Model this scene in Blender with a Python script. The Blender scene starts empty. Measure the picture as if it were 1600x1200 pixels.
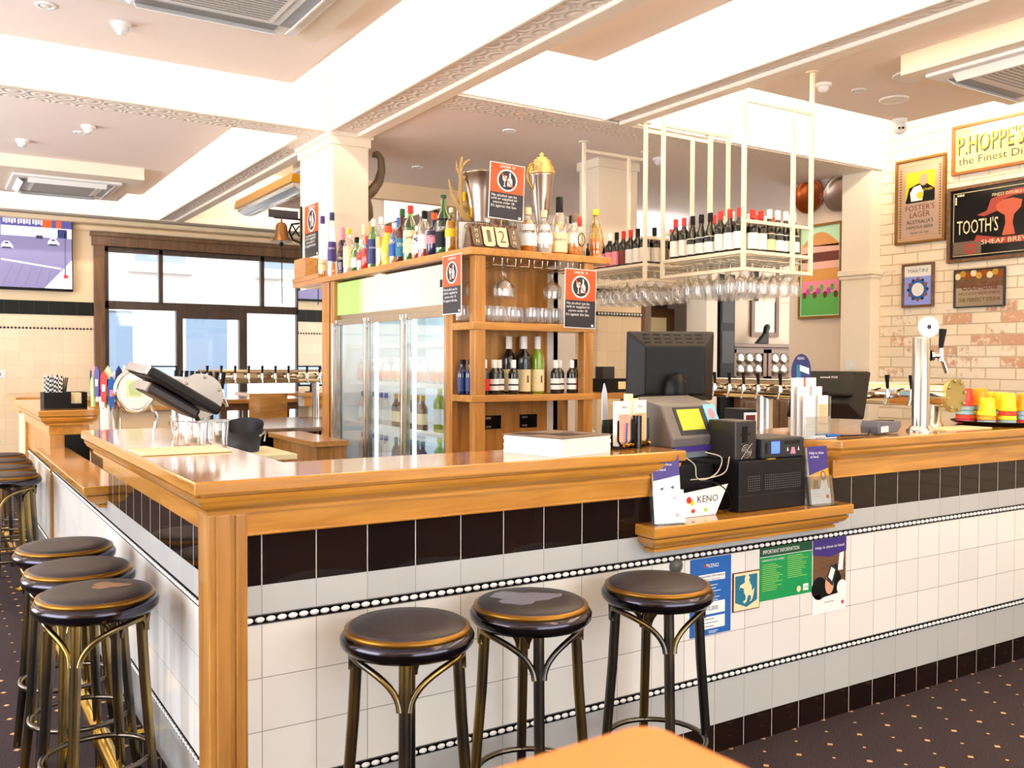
import bpy, math, random
from mathutils import Matrix, Vector
random.seed(7)
S = bpy.context.scene
COL = S.collection
PI = math.pi
# ------------------------------------------------------------------ camera
cam_d = bpy.data.cameras.new('camera'); cam = bpy.data.objects.new('camera', cam_d); COL.objects.link(cam)
yaw, pitch, roll = -0.566, -0.0247, 0.0038
fw = Vector((-math.sin(yaw)*math.cos(pitch), math.cos(yaw)*math.cos(pitch), math.sin(pitch)))
rt = Vector((math.cos(yaw), math.sin(yaw), 0)); up = rt.cross(fw)
r2 = rt*math.cos(roll)+up*math.sin(roll); u2 = up*math.cos(roll)-rt*math.sin(roll)
cam.matrix_world = Matrix(((r2.x, u2.x, -fw.x, -0.6056), (r2.y, u2.y, -fw.y, -2.3941), (r2.z, u2.z, -fw.z, 1.4146), (0, 0, 0, 1)))
cam_d.sensor_width = 36; cam_d.lens = 1442.36/1600*36; cam_d.clip_start = .05; cam_d.clip_end = 100
cam_d.dof.use_dof = True; cam_d.dof.focus_distance = 3.6; cam_d.dof.aperture_fstop = 6.3
S.camera = cam
# ------------------------------------------------------------------ world, daylight, fill lamps, exposure
W = bpy.data.worlds.new('sky'); S.world = W; W.use_nodes = True
wn = W.node_tree.nodes['Background']; wn.inputs[0].default_value = (.80, .90, 1, 1); wn.inputs[1].default_value = 3.0
S.view_settings.view_transform = 'Standard'; S.view_settings.look = 'None'
S.view_settings.exposure = 0.12; S.view_settings.gamma = 1; S.view_settings.use_curve_mapping = False
def area(name, loc, aim, sx, sy, power, col):
    l = bpy.data.lights.new(name, 'AREA'); l.shape = 'RECTANGLE'; l.size = sx; l.size_y = sy; l.energy = power; l.color = col
    o = bpy.data.objects.new(name, l); COL.objects.link(o); o.location = loc
    o.rotation_euler = Vector(aim).to_track_quat('-Z', 'Y').to_euler()
    return o
DAY = (.86, .92, 1.0); WARM = (1.0, .83, .64)
area('daylight_left_window', (-3.55, .2, 1.7), (1, .1, .08), 3.4, 2.0, 165, DAY)
area('daylight_left_window_far', (-3.55, 5.4, 1.7), (1, 0, .12), 3.4, 2.0, 200, DAY)
sl = bpy.data.lights.new('sun', 'SUN'); sl.energy = 3.2; sl.angle = .01; sl.color = (1, .96, .9)
so = bpy.data.objects.new('sun', sl); COL.objects.link(so); so.location = (0, -8, 12); so.rotation_euler = Vector((.35, 1, -.75)).to_track_quat('-Z', 'Y').to_euler()
area('daylight_front_window', (1.8, -4.9, 1.75), (0, 1, .10), 5.6, 2.3, 115, (1.0, .95, .90))
area('fill_rear_room', (6.0, 4.0, 2.95), (0, .2, -1), 1.6, .7, 30, (1.0, .9, .78))  # added fill lamp under the soffit, brightens the dark rear room
area('fill_rear_side', (9.6, 4.6, 2.0), (-1, .35, .1), 1.8, 1.6, 60, (1, .95, .88))  # added sideways fill lamp inside the closed rear room, no window there
# ------------------------------------------------------------------ helpers
def lin(c):
    if isinstance(c, str):
        c = [int(c[i:i+2], 16)/255 for i in (0, 2, 4)]
    return tuple((x/12.92 if x <= .04045 else ((x+.055)/1.055)**2.4) for x in c[:3])+(1,)
MATS = {}
def mat(name, col='cccccc', rough=.5, metal=0, spec=.5, emit=0, coat=0, trans=0, ior=1.45, alpha=1):
    if name in MATS: return MATS[name]
    m = bpy.data.materials.new(name); m.use_nodes = True
    b = m.node_tree.nodes['Principled BSDF']
    b.inputs['Base Color'].default_value = lin(col); b.inputs['Roughness'].default_value = rough
    b.inputs['Metallic'].default_value = metal; b.inputs['Specular IOR Level'].default_value = spec
    b.inputs['Coat Weight'].default_value = coat; b.inputs['Coat Roughness'].default_value = .08
    b.inputs['Transmission Weight'].default_value = trans; b.inputs['IOR'].default_value = ior
    if alpha < 1: b.inputs['Alpha'].default_value = alpha
    if emit:
        b.inputs['Emission Color'].default_value = lin(col); b.inputs['Emission Strength'].default_value = emit
    MATS[name] = m; return m
def N(m, t, **k):
    n = m.node_tree.nodes.new(t)
    for a, v in k.items(): setattr(n, a, v)
    return n
def L(m, a, b): m.node_tree.links.new(a, b)
def P(m): return m.node_tree.nodes['Principled BSDF']
def coords(m, sc=(1, 1, 1), geo=True):
    t = N(m, 'ShaderNodeNewGeometry') if geo else N(m, 'ShaderNodeTexCoord')
    mp = N(m, 'ShaderNodeMapping'); mp.inputs['Scale'].default_value = sc
    L(m, t.outputs['Position' if geo else 'Object'], mp.inputs['Vector']); return mp.outputs[0]
def ramp(m, fac, stops):
    r = N(m, 'ShaderNodeValToRGB'); e = r.color_ramp.elements
    while len(e) < len(stops): e.new(.5)
    for i, (p, c) in enumerate(stops): e[i].position = p; e[i].color = lin(c)
    L(m, fac, r.inputs[0]); return r.outputs[0]
def bump(m, h, s=.3, d=.01):
    b = N(m, 'ShaderNodeBump'); b.inputs['Strength'].default_value = s; b.inputs['Distance'].default_value = d
    L(m, h, b.inputs['Height']); L(m, b.outputs[0], P(m).inputs['Normal'])
def wood(name, c1, c2, axis='x', rough=.28, coat=.4, geo=True):
    m = mat(name, c1, rough, coat=coat)
    sc = {'x': (1.2, 16, 16), 'y': (16, 1.2, 16), 'z': (16, 16, 1.2)}[axis]
    v = coords(m, sc, geo); n = N(m, 'ShaderNodeTexNoise'); n.inputs['Scale'].default_value = 1.6; n.inputs['Detail'].default_value = 6; n.inputs['Distortion'].default_value = .6
    L(m, v, n.inputs['Vector'])
    L(m, ramp(m, n.outputs[0], [(.3, c1), (.7, c2)]), P(m).inputs['Base Color'])
    n2 = N(m, 'ShaderNodeTexNoise'); n2.inputs['Scale'].default_value = 9; L(m, v, n2.inputs['Vector']); bump(m, n2.outputs[0], .08, .003)
    return m
def mth(m, op, a, b=None):
    n = N(m, 'ShaderNodeMath', operation=op)
    for i, x in enumerate((a, b)):
        if x is None: continue
        if isinstance(x, (int, float)): n.inputs[i].default_value = x
        else: L(m, x, n.inputs[i])
    return n.outputs[0]
def tile(name, col, grout, axis, su, sz, ou=0, oz=0, rough=.08, w=.0022, var=.04, spec=.5):
    m = mat(name, col, rough, spec=spec)
    g = N(m, 'ShaderNodeNewGeometry'); s = N(m, 'ShaderNodeSeparateXYZ'); L(m, g.outputs['Position'], s.inputs[0])
    def line(o, size, off):
        f = mth(m, 'FRACT', mth(m, 'DIVIDE', mth(m, 'SUBTRACT', o, off), size))
        return mth(m, 'GREATER_THAN', mth(m, 'ABSOLUTE', mth(m, 'SUBTRACT', f, .5)), .5-w/(2*size))
    k = line(s.outputs['XYZ'.index(axis)], su, ou)
    if sz: k = mth(m, 'MAXIMUM', k, line(s.outputs[2], sz, oz))
    # per tile tint
    cell = mth(m, 'FLOOR', mth(m, 'DIVIDE', mth(m, 'SUBTRACT', s.outputs['XYZ'.index(axis)], ou), su))
    c2 = mth(m, 'FLOOR', mth(m, 'DIVIDE', s.outputs[2], sz or 9))
    wn_ = N(m, 'ShaderNodeTexWhiteNoise', noise_dimensions='2D'); cb = N(m, 'ShaderNodeCombineXYZ'); L(m, cell, cb.inputs[0]); L(m, c2, cb.inputs[1]); L(m, cb.outputs[0], wn_.inputs['Vector'])
    hsv = N(m, 'ShaderNodeHueSaturation'); hsv.inputs['Color'].default_value = lin(col)
    L(m, mth(m, 'ADD', mth(m, 'MULTIPLY', wn_.outputs['Value'], var*2), 1-var), hsv.inputs['Value'])
    mx = N(m, 'ShaderNodeMix', data_type='RGBA'); L(m, k, mx.inputs[0]); L(m, hsv.outputs[0], mx.inputs[6]); mx.inputs[7].default_value = lin(grout)
    L(m, mx.outputs[2], P(m).inputs['Base Color']); L(m, mth(m, 'ADD', mth(m, 'MULTIPLY', k, .6), rough), P(m).inputs['Roughness'])
    nz = N(m, 'ShaderNodeTexNoise'); nz.inputs['Scale'].default_value = 5; L(m, g.outputs['Position'], nz.inputs['Vector'])
    bump(m, mth(m, 'SUBTRACT', mth(m, 'MULTIPLY', nz.outputs[0], .35), k), .25, .002)
    return m
def thin_glass(name, col='ffffff', refl=.12, edge=.75):
    m = bpy.data.materials.new(name); m.use_nodes = True; nt = m.node_tree; nt.nodes.clear()
    o = nt.nodes.new('ShaderNodeOutputMaterial'); mx = nt.nodes.new('ShaderNodeMixShader'); t = nt.nodes.new('ShaderNodeBsdfTransparent')
    g = nt.nodes.new('ShaderNodeBsdfGlossy'); g.inputs['Roughness'].default_value = .03; lw = nt.nodes.new('ShaderNodeLayerWeight'); lw.inputs[0].default_value = .35
    mr = nt.nodes.new('ShaderNodeMath'); mr.operation = 'MULTIPLY_ADD'; mr.inputs[1].default_value = edge; mr.inputs[2].default_value = refl
    t.inputs[0].default_value = lin(col)
    nt.links.new(lw.outputs['Facing'], mr.inputs[0]); nt.links.new(mr.outputs[0], mx.inputs[0]); nt.links.new(t.outputs[0], mx.inputs[1]); nt.links.new(g.outputs[0], mx.inputs[2]); nt.links.new(mx.outputs[0], o.inputs[0])
    MATS[name] = m; return m

ORG = {}
def smooth(pts, n=6):
    P_ = [Vector(p) for p in pts]; P_ = [P_[0]*2-P_[1]]+P_+[P_[-1]*2-P_[-2]]; out = []
    for i in range(1, len(P_)-2):
        a, b, c, d = P_[i-1:i+3]
        for k in range(n): t = k/n; out.append(.5*((2*b)+(c-a)*t+(2*a-5*b+4*c-d)*t*t+(3*b-a-3*c+d)*t**3))
    return out+[P_[-2]]
class MB:
    def __init__(s): s.v = []; s.f = []; s.m = []; s.s = []
    def add(s, vs, fs, m=0, sm=False, T=None):
        o = len(s.v)
        s.v += [tuple(T @ Vector(v)) for v in vs] if T else [tuple(v) for v in vs]
        s.f += [tuple(i+o for i in f) for f in fs]; s.m += [m]*len(fs); s.s += [sm]*len(fs); return s
    def box(s, x0, x1, y0, y1, z0, z1, m=0, T=None):
        return s.add([(x0, y0, z0), (x1, y0, z0), (x1, y1, z0), (x0, y1, z0), (x0, y0, z1), (x1, y0, z1), (x1, y1, z1), (x0, y1, z1)],
                     [(0, 3, 2, 1), (4, 5, 6, 7), (0, 1, 5, 4), (1, 2, 6, 5), (2, 3, 7, 6), (3, 0, 4, 7)], m, False, T)
    def cyl(s, a, b, r0, r1=None, n=16, m=0, sm=True, caps=True):
        a = Vector(a); b = Vector(b); r1 = r0 if r1 is None else r1
        d = (b-a).normalized(); u = d.orthogonal().normalized(); w = d.cross(u)
        vs = []
        for c, r in ((a, r0), (b, r1)):
            vs += [c+(u*math.cos(2*PI*i/n)+w*math.sin(2*PI*i/n))*r for i in range(n)]
        s.add(vs, [(i, (i+1) % n, n+(i+1) % n, n+i) for i in range(n)], m, sm)
        if caps: s.add(vs, [tuple(range(n))[::-1], tuple(range(n, 2*n))], m, False)
        return s
    def lathe(s, prof, n=16, c=(0, 0, 0), m=0, T=None, sm=True):
        vs = [(c[0]+r*math.cos(2*PI*i/n), c[1]+r*math.sin(2*PI*i/n), c[2]+z) for r, z in prof for i in range(n)]
        fs = [(k*n+i, k*n+(i+1) % n, (k+1)*n+(i+1) % n, (k+1)*n+i) for k in range(len(prof)-1) for i in range(n)]
        s.add(vs, fs, m, sm, T)
        if prof[0][0] > 1e-4: s.add(vs[:n], [tuple(range(n))[::-1]], m, False, T)
        if prof[-1][0] > 1e-4: s.add(vs[-n:], [tuple(range(n))], m, False, T)
        return s
    def tube(s, pts, r, n=8, m=0, closed=False):
        pts = [Vector(p) for p in pts]; k = len(pts); rs = r if isinstance(r, (list, tuple)) else [r]*k
        vs = []; u = None
        for i, p in enumerate(pts):
            if closed: d = pts[(i+1) % k]-pts[i-1]
            else: d = pts[min(i+1, k-1)]-pts[max(i-1, 0)]
            d.normalize()
            u = d.orthogonal().normalized() if u is None else (u-d*u.dot(d)).normalized()
            w = d.cross(u); vs += [p+(u*math.cos(2*PI*j/n)+w*math.sin(2*PI*j/n))*rs[i] for j in range(n)]
        q = k if closed else k-1
        s.add(vs, [(i*n+j, i*n+(j+1) % n, ((i+1) % k)*n+(j+1) % n, ((i+1) % k)*n+j) for i in range(q) for j in range(n)], m, True)
        if not closed: s.add(vs, [tuple(range(n))[::-1], tuple(range((k-1)*n, k*n))], m)
        return s
    def prism(s, poly, z0, z1, m=0, T=None, inset=0):
        n = len(poly); vs = [(x, y, z0) for x, y in poly]+[(x, y, z1) for x, y in poly]
        return s.add(vs, [tuple(range(n))[::-1], tuple(range(n, 2*n))]+[(i, (i+1) % n, n+(i+1) % n, n+i) for i in range(n)], m, False, T)
    def ball(s, c, r, n=10, k=6, m=0, sc=(1, 1, 1)):
        pr = [(r*math.sin(PI*i/k), -r*math.cos(PI*i/k)) for i in range(k+1)]
        return s.lathe([(max(a, 1e-5), b) for a, b in pr], n, (0, 0, 0), m, Matrix.Translation(c) @ Matrix.Diagonal((*sc, 1)))
    def text(s, body, w, T, m=0, h=None, maxh=None, th=.0004):
        cu = bpy.data.curves.new('lettering', 'FONT'); cu.body = body; cu.extrude = 0; cu.resolution_u = 2; cu.align_x = 'CENTER'; cu.align_y = 'CENTER'
        ob = bpy.data.objects.new('lettering', cu); me = bpy.data.meshes.new_from_object(ob)
        if len(me.vertices):
            xs = [v.co.x for v in me.vertices]; ys = [v.co.y for v in me.vertices]
            sx = w/max(max(xs)-min(xs), 1e-6); sy = sx if h is None else h/max(max(ys)-min(ys), 1e-6)
            if maxh: sy = min(sy, maxh/max(max(ys)-min(ys), 1e-6))
            cx = (max(xs)+min(xs))/2; cy = (max(ys)+min(ys))/2
            s.add([((v.co.x-cx)*sx, (v.co.y-cy)*sy, th) for v in me.vertices], [tuple(p.vertices) for p in me.polygons], m, False, T)
        bpy.data.objects.remove(ob); bpy.data.curves.remove(cu); bpy.data.meshes.remove(me); return s
    def build(s, name, mats, parent=None, world=False, bevel=0, seg=2):
        vs = s.v
        if world and parent is not None:
            o = ORG[parent.name]; vs = [(a-o[0], b-o[1], c-o[2]) for a, b, c in vs]
        me = bpy.data.meshes.new(name); me.from_pydata(vs, [], s.f)
        for q in (mats if isinstance(mats, (list, tuple)) else [mats]): me.materials.append(MATS[q] if isinstance(q, str) else q)
        me.polygons.foreach_set('material_index', s.m); me.polygons.foreach_set('use_smooth', s.s); me.update()
        ob = bpy.data.objects.new(name, me); COL.objects.link(ob)
        if parent is not None: ob.parent = parent; ORG[ob.name] = ORG[parent.name]
        else: ORG[ob.name] = (0, 0, 0)
        if bevel:
            b = ob.modifiers.new('bevel', 'BEVEL'); b.width = bevel; b.segments = seg; b.limit_method = 'ANGLE'; b.angle_limit = .6
        return ob
def thing(name, label, cat, loc=(0, 0, 0), rz=0, group=None):
    o = bpy.data.objects.new(name, None); o.empty_display_size = .1; COL.objects.link(o); o.location = loc; o.rotation_euler = (0, 0, rz)
    o['label'] = label; o['category'] = cat
    if group: o['group'] = group
    ORG[o.name] = tuple(loc); return o
def tag(o, label, cat, group=None):
    o['label'] = label; o['category'] = cat
    if group: o['group'] = group
    return o
def struct(o): o['kind'] = 'structure'; return o
def recenter(o, c):  # put the origin of a world-space mesh at c
    for v in o.data.vertices: v.co -= Vector(c)
    o.location = c; return o
def kids(o): return [c for c in o.children]
def dup(o, loc, rz=None, label=None, group=None):
    r = o.copy(); COL.objects.link(r); r.location = loc; ORG[r.name] = tuple(loc)
    if rz is not None: r.rotation_euler = (0, 0, rz)
    if label: r['label'] = label
    if group: r['group'] = group
    for ch in list(o.children):
        c = ch.copy(); COL.objects.link(c); c.parent = r
        for g in list(ch.children):
            d = g.copy(); COL.objects.link(d); d.parent = c
    return r
def face_front(x, y, z):   # local X -> +X, local Y -> up, normal toward -Y (towards the camera side)
    return Matrix(((1, 0, 0, x), (0, 0, -1, y), (0, 1, 0, z), (0, 0, 0, 1)))
def face_left(x, y, z):    # on a wall of constant x seen from -X: local X -> -Y, Y -> up, normal -X
    return Matrix(((0, 0, -1, x), (-1, 0, 0, y), (0, 1, 0, z), (0, 0, 0, 1)))
ORD = ['first', 'second', 'third', 'fourth', 'fifth', 'sixth', 'seventh', 'eighth', 'ninth', 'tenth', 'eleventh', 'twelfth', 'thirteenth', 'fourteenth', 'fifteenth', 'sixteenth']
# ------------------------------------------------------------------ materials
wood('oak_x', 'c89048', 'a06c30', 'x'); wood('oak_y', 'c89048', 'a06c30', 'y'); wood('oak_z', 'c48c46', '98642c', 'z')
wood('top_x', 'cf913c', 'aa7022', 'x', .16, .6); wood('top_y', 'cf913c', 'aa7022', 'y', .16, .6)
wood('brown_x', '7a5638', '553a24', 'x', .4, .15); wood('brown_z', '7a5638', '553a24', 'z', .4, .15); wood('dark_frame', '4c3a2e', '33271f', 'z', .4, .1)
mat('paint', 'f3e6d2', .6); mat('paint_white', 'f4efe8', .5); mat('ceiling_paint', 'f4e6de', .75); mat('wall_cream', 'f4dcb6', .6); mat('wall_grey', 'dccab6', .7)
mat('beam_paint', 'f8f2e6', .6)
m = mat('ornament', 'efe4d8', .65)
_v = coords(m, (7, 7, 7)); _w = N(m, 'ShaderNodeTexVoronoi'); _w.inputs['Scale'].default_value = 1; _w.inputs['Randomness'].default_value = .15; L(m, _v, _w.inputs['Vector'])
_s = mth(m, 'SINE', mth(m, 'MULTIPLY', _w.outputs['Distance'], 26)); bump(m, _s, .35, .008)
tile('tile_white_x', 'e8e4de', '8a847c', 'X', .15, .1427, .1366, .290); tile('tile_white_y', 'f0eeec', '9a948c', 'Y', .15, .1427, .02, .290)
tile('tile_grey_x', 'b9b9b8', '8c8a86', 'X', .15, 0, .1366); tile('tile_grey_y', 'b9b9b8', '8c8a86', 'Y', .15, 0, .02)
tile('tile_black_x', '1c110d', 'bdb6b0', 'X', .15, 0, .1366, rough=.05, var=.2, w=.003, spec=.32); tile('tile_black_y', '1c110d', 'bdb6b0', 'Y', .15, 0, .02, rough=.05, var=.2, w=.003, spec=.32)
tile('tile_cream_x', 'f0dab8', 'd2bc98', 'X', .15, .15, 0, 0, .2); tile('tile_dark_x', '101510', '5a5448', 'X', .15, 0, 0, 0, .35, spec=.2)
mat('black', '0a0a0a', .45, spec=.25); mat('black_gloss', '0a0a0b', .12); mat('black_plastic', '141213', .5, spec=.3); mat('dark_plastic', '2e2a28', .4); mat('grey_plastic', '55524f', .45)
mat('charcoal', '26272b', .5); mat('rubber', '101010', .7)
mat('white', 'f4f3f0', .45); mat('white_plastic', 'ececea', .4); mat('paper', 'f2eee8', .7); mat('paper_pink', 'efb7a4', .7); mat('paper_orange', 'f0c08c', .7)
mat('steel', 'c8c4be', .22, 1); mat('chrome', 'dcdad6', .06, 1); mat('brass', 'd6b04a', .18, 1); mat('gold', 'b98a2c', .3, 1); mat('copper', 'a8572a', .3, 1); mat('pewter', 'a8988c', .3, 1); mat('gunmetal', '3b3b3d', .25, 1)
m = mat('stool_metal', '4b4335', .26, 1)
_n = N(m, 'ShaderNodeTexNoise'); _n.inputs['Scale'].default_value = 7; L(m, coords(m, (1, 1, .5)), _n.inputs['Vector']); L(m, ramp(m, _n.outputs[0], [(.40, '55524e'), (.64, '9a8248')]), P(m).inputs['Base Color'])
mat('stool_dark', '45424a', .17, 1); mat('stool_leg', '6a6258', .25, 1); mat('stool_gold', '8c6426', .38, .9)
m = mat('vinyl', '2b2527', .5)
_n = N(m, 'ShaderNodeTexNoise'); _n.inputs['Scale'].default_value = 90; L(m, coords(m, (1, 1, 1), False), _n.inputs['Vector']); bump(m, _n.outputs[0], .25, .001)
mat('rack_cream', 'f4e8d0', .4); mat('red', 'c8261c', .45); mat('orange', 'e2521e', .5); mat('sign_dark', '23232c', .5); mat('navy', '1f2a66', .45); mat('blue', '1c5fae', .5); mat('teal', '1f6f8c', .5)
mat('green_sign', '0f9450', .45); mat('green_dark', '0c4a2c', .45); mat('purple', '3b2a78', .45); mat('magenta', 'c03a9c', .45); mat('yellow', 'e8c21c', .4); mat('lime', 'a8d860', .4); mat('pink', 'e88a9c', .5); mat('skin', 'd8a07c', .6); mat('grass', '5aa84c', .6)
mat('cup_red', 'e03a2c', .3); mat('cup_yellow', 'f2e02c', .3); mat('cup_orange', 'f2a01c', .3); mat('cup_blue', '8fb4c4', .3); mat('cup_pink', 'e0506c', .3)
mat('cream_print', 'ecdcae', .6); mat('maroon', '6a1c1c', .5); mat('taupe', '6e5a4a', .6)
thin_glass('glass', 'ffffff', .16); thin_glass('pane', 'ffffff', .05); thin_glass('acrylic', 'f4f8fa', .1); thin_glass('fridge_glass', 'f2f8fa', .07, .30)
thin_glass('glass_green', '86cc48', .12); thin_glass('glass_dark', '2c3010', .12); thin_glass('glass_yellow', 'e8d060', .12)
def liquid(name, col): return mat(name, col, .12, spec=.6, coat=.5)
for a, b in (('wine_glass_dark', '121510'), ('liq_amber', 'd8801c'), ('liq_orange', 'f09a3c'), ('liq_yellow', 'e8d23c'), ('liq_gold', 'e2b43c'), ('liq_red', 'c0281c'), ('liq_purple', '2c1030'), ('liq_clear', 'dcd8cc'), ('liq_green', '62b424'), ('liq_brown', '4a1c0c'), ('liq_navy', '141c44'), ('liq_wine_green', '7c9a28'), ('beer_brown', '3c1c08')): liquid(a, b)
mat('screen_blue', '9cc4f0', .3, emit=1.0); mat('screen_lime', 'b4bc2c', .4, emit=.08); mat('screen_indigo', '4a6cff', .3, emit=1.6)
mat('white_glow', 'f4f8ff', .4, emit=1.4)  # shared by the fridge lights and the painted glow of the rear bulkhead
mat('brushed', 'a49c92', .38, 1); mat('end_brass', 'b4a468', .35, .7)
mat('mirror', 'f2f2f2', .01, 1); mat('lead_grey', 'b4ac9c', .5); mat('frame_gold', '86602a', .4, .6)
# carpet
m = mat('carpet', '3a2c2e', .95, spec=.1)
_g = coords(m); 
def _dots(u, su, ox, oy, rad):
    s = N(m, 'ShaderNodeSeparateXYZ'); L(m, _g, s.inputs[0])
    a = mth(m, 'ABSOLUTE', mth(m, 'SUBTRACT', mth(m, 'FRACT', mth(m, 'ADD', mth(m, 'DIVIDE', s.outputs[0], su), ox)), .5))
    b = mth(m, 'ABSOLUTE', mth(m, 'SUBTRACT', mth(m, 'FRACT', mth(m, 'ADD', mth(m, 'DIVIDE', s.outputs[1], su), oy)), .5))
    return mth(m, 'LESS_THAN', mth(m, 'ADD', a, b), rad)
_k = mth(m, 'MAXIMUM', _dots(0, .17, 0, 0, .045), _dots(0, .17, .5, .5, .075))
_n = N(m, 'ShaderNodeTexNoise'); _n.inputs['Scale'].default_value = 220; L(m, _g, _n.inputs['Vector'])
_c = ramp(m, _n.outputs[0], [(.35, '2e2628'), (.65, '4a4042')])
_mx = N(m, 'ShaderNodeMix', data_type='RGBA'); L(m, _k, _mx.inputs[0]); L(m, _c, _mx.inputs[6]); _mx.inputs[7].default_value = lin('d0a672'); L(m, _mx.outputs[2], P(m).inputs['Base Color']); bump(m, _n.outputs[0], .4, .004)
# brick (wall of constant x: use Y,Z as U,V)
m = mat('brick', 'e8c99a', .8)
_g = N(m, 'ShaderNodeNewGeometry'); _s = N(m, 'ShaderNodeSeparateXYZ'); L(m, _g.outputs['Position'], _s.inputs[0]); _cb = N(m, 'ShaderNodeCombineXYZ'); L(m, _s.outputs[1], _cb.inputs[0]); L(m, _s.outputs[2], _cb.inputs[1])
_b = N(m, 'ShaderNodeTexBrick'); _b.inputs['Scale'].default_value = 1; _b.inputs['Brick Width'].default_value = .235; _b.inputs['Row Height'].default_value = .086; _b.inputs['Mortar Size'].default_value = .005; _b.inputs['Mortar Smooth'].default_value = .6
_b.inputs['Color1'].default_value = lin('f1dfc2'); _b.inputs['Color2'].default_value = lin('f7ead4'); _b.inputs['Mortar'].default_value = lin('e2cda8'); L(m, _cb.outputs[0], _b.inputs['Vector'])
_b2 = N(m, 'ShaderNodeTexBrick'); _b2.inputs['Scale'].default_value = 1; _b2.inputs['Brick Width'].default_value = .235; _b2.inputs['Row Height'].default_value = .086; _b2.inputs['Mortar Size'].default_value = .005; _b2.inputs['Color1'].default_value = (0, 0, 0, 1); _b2.inputs['Color2'].default_value = (1, 1, 1, 1); _b2.inputs['Mortar'].default_value = (0, 0, 0, 1); L(m, _cb.outputs[0], _b2.inputs['Vector'])
_n = N(m, 'ShaderNodeTexNoise'); _n.inputs['Scale'].default_value = 2.3; _n.inputs['Detail'].default_value = 8; _n.inputs['Roughness'].default_value = .7; L(m, _g.outputs['Position'], _n.inputs['Vector'])
_n2 = N(m, 'ShaderNodeTexNoise'); _n2.inputs['Scale'].default_value = 26; _n2.inputs['Detail'].default_value = 5; L(m, _g.outputs['Position'], _n2.inputs['Vector'])
# bare red brick shows through worn paint, mostly between 1.4 and 1.85 m high
_zf = mth(m, 'SUBTRACT', 1, mth(m, 'MULTIPLY', mth(m, 'ABSOLUTE', mth(m, 'SUBTRACT', _s.outputs[2], 1.62)), 2.6)); _zf = mth(m, 'MAXIMUM', _zf, -.35)
_w = mth(m, 'ADD', mth(m, 'ADD', mth(m, 'MULTIPLY', _b2.outputs[0], .5), mth(m, 'MULTIPLY', _n.outputs[0], .9)), mth(m, 'ADD', mth(m, 'MULTIPLY', _n2.outputs[0], .7), mth(m, 'MULTIPLY', _zf, .3)))
_f = ramp(m, mth(m, 'SUBTRACT', _w, .78), [(.53, '000000'), (.66, 'e0e0e0')])
_mx = N(m, 'ShaderNodeMix', data_type='RGBA'); L(m, _f, _mx.inputs[0]); L(m, _b.outputs[0], _mx.inputs[6]); _mx.inputs[7].default_value = lin('bd7a50'); L(m, _mx.outputs[2], P(m).inputs['Base Color'])
bump(m, mth(m, 'SUBTRACT', mth(m, 'MULTIPLY', _n2.outputs[0], .3), _b.outputs['Fac']), .9, .012)

# ================================================================== ROOM SHELL
struct(MB().box(-4.2, 11, -5.2, 10.2, -.1, 0).build('floor', 'carpet'))
ZB, ZP, ZC = 3.05, 3.25, 3.62
struct(MB().box(-4.2, 11, -5.2, 10.2, ZC, ZC+.12).build('ceiling', 'beam_paint'))
# dropped coffer panels with moulded edges
def panel(x0, x1, y0, y1, kf=1):
    m = MB().box(x0, x1, y0, y1, ZP, ZP+.05); e = .03
    for a in ((x0-e, x1+e, y0-e, y0), (x0-e, x1+e, y1, y1+e), (x0-e, x0, y0, y1), (x1, x1+e, y0, y1)): m.box(*a, ZP+.012, ZP+.075)
    struct(m.build('ceiling', 'ceiling_paint'))
    hx, hy = (x0+x1)/2, (y0+y1)/2; lx, ly = x1-x0, y1-y0; K = 13.5*kf
    for n, (lx_, pos, aim) in enumerate(((ly, (x0+.02, hy, ZP+.13), (-1, 0, .12)), (ly, (x1-.02, hy, ZP+.13), (1, 0, .12)), (lx, (hx, y0+.02, ZP+.13), (0, -1, .12)), (lx, (hx, y1-.02, ZP+.13), (0, 1, .12)))):
        if lx_ < .5: K2 = K*.8
        else: K2 = K
        o = area('cove_strip', pos, aim, 1, 1, K2*lx_, WARM); d = o.data
        d.size = lx_; d.size_y = .06
panel(-2.9, 1.45, -2.6, 3.6)
panel(-2.9, 1.44, 4.55, 8.56)
panel(2.5, 2.87, -2.6, 2.14)
panel(3.95, 5.74, -2.6, 2.02)
panel(2.6, 3.7, 6.1, 8.5, .4)
def beam(n, x0, x1, y0, y1, z0=ZB):
    m = MB().box(x0, x1, y0, y1, z0+.02, ZC+.02)
    lx, ly = x1-x0, y1-y0; g = .035
    struct(m.build('trim_%d' % n, 'beam_paint'))
    o = MB(); o.box(x0, x1, y0, y1, z0, z0+.02)
    t = struct(o.build('trim_%d' % n, 'ornament'))
    k = MB()
    if lx < ly: k.box(x1-.09, x1+.012, y0, y1, z0-.022, z0+.012); k.box(x0-.01, x0+.02, y0, y1, z0-.01, z0+.012)
    else: k.box(x0, x1, y0-.01, y0+.02, z0-.01, z0+.012)
    struct(k.build('trim_%d' % n, 'paint', bevel=.008))
beam(1, 1.84, 2.13, -3.4, 3.88)
beam(2, 3.28, 3.50, -3.4, 2.58)
beam(3, -4.0, 1.84, 3.89, 4.18)
beam(4, 1.71, 1.96, 4.2, 8.93)
beam(5, -4.0, 4.6, 8.95, 9.12)
beam(6, -4.0, 6.3, -3.7, -3.4)
struct(MB().box(-4, 4.6, 9.12, 9.5, ZB+.02, ZC).build('trim_7', 'beam_paint'))
struct(MB().box(-4, 4.6, 9.30, 9.52, 3.0, 3.06).box(-4, 4.6, 9.46, 9.52, 2.93, 3.0).build('trim_8', 'wall_cream', bevel=.02))
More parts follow.
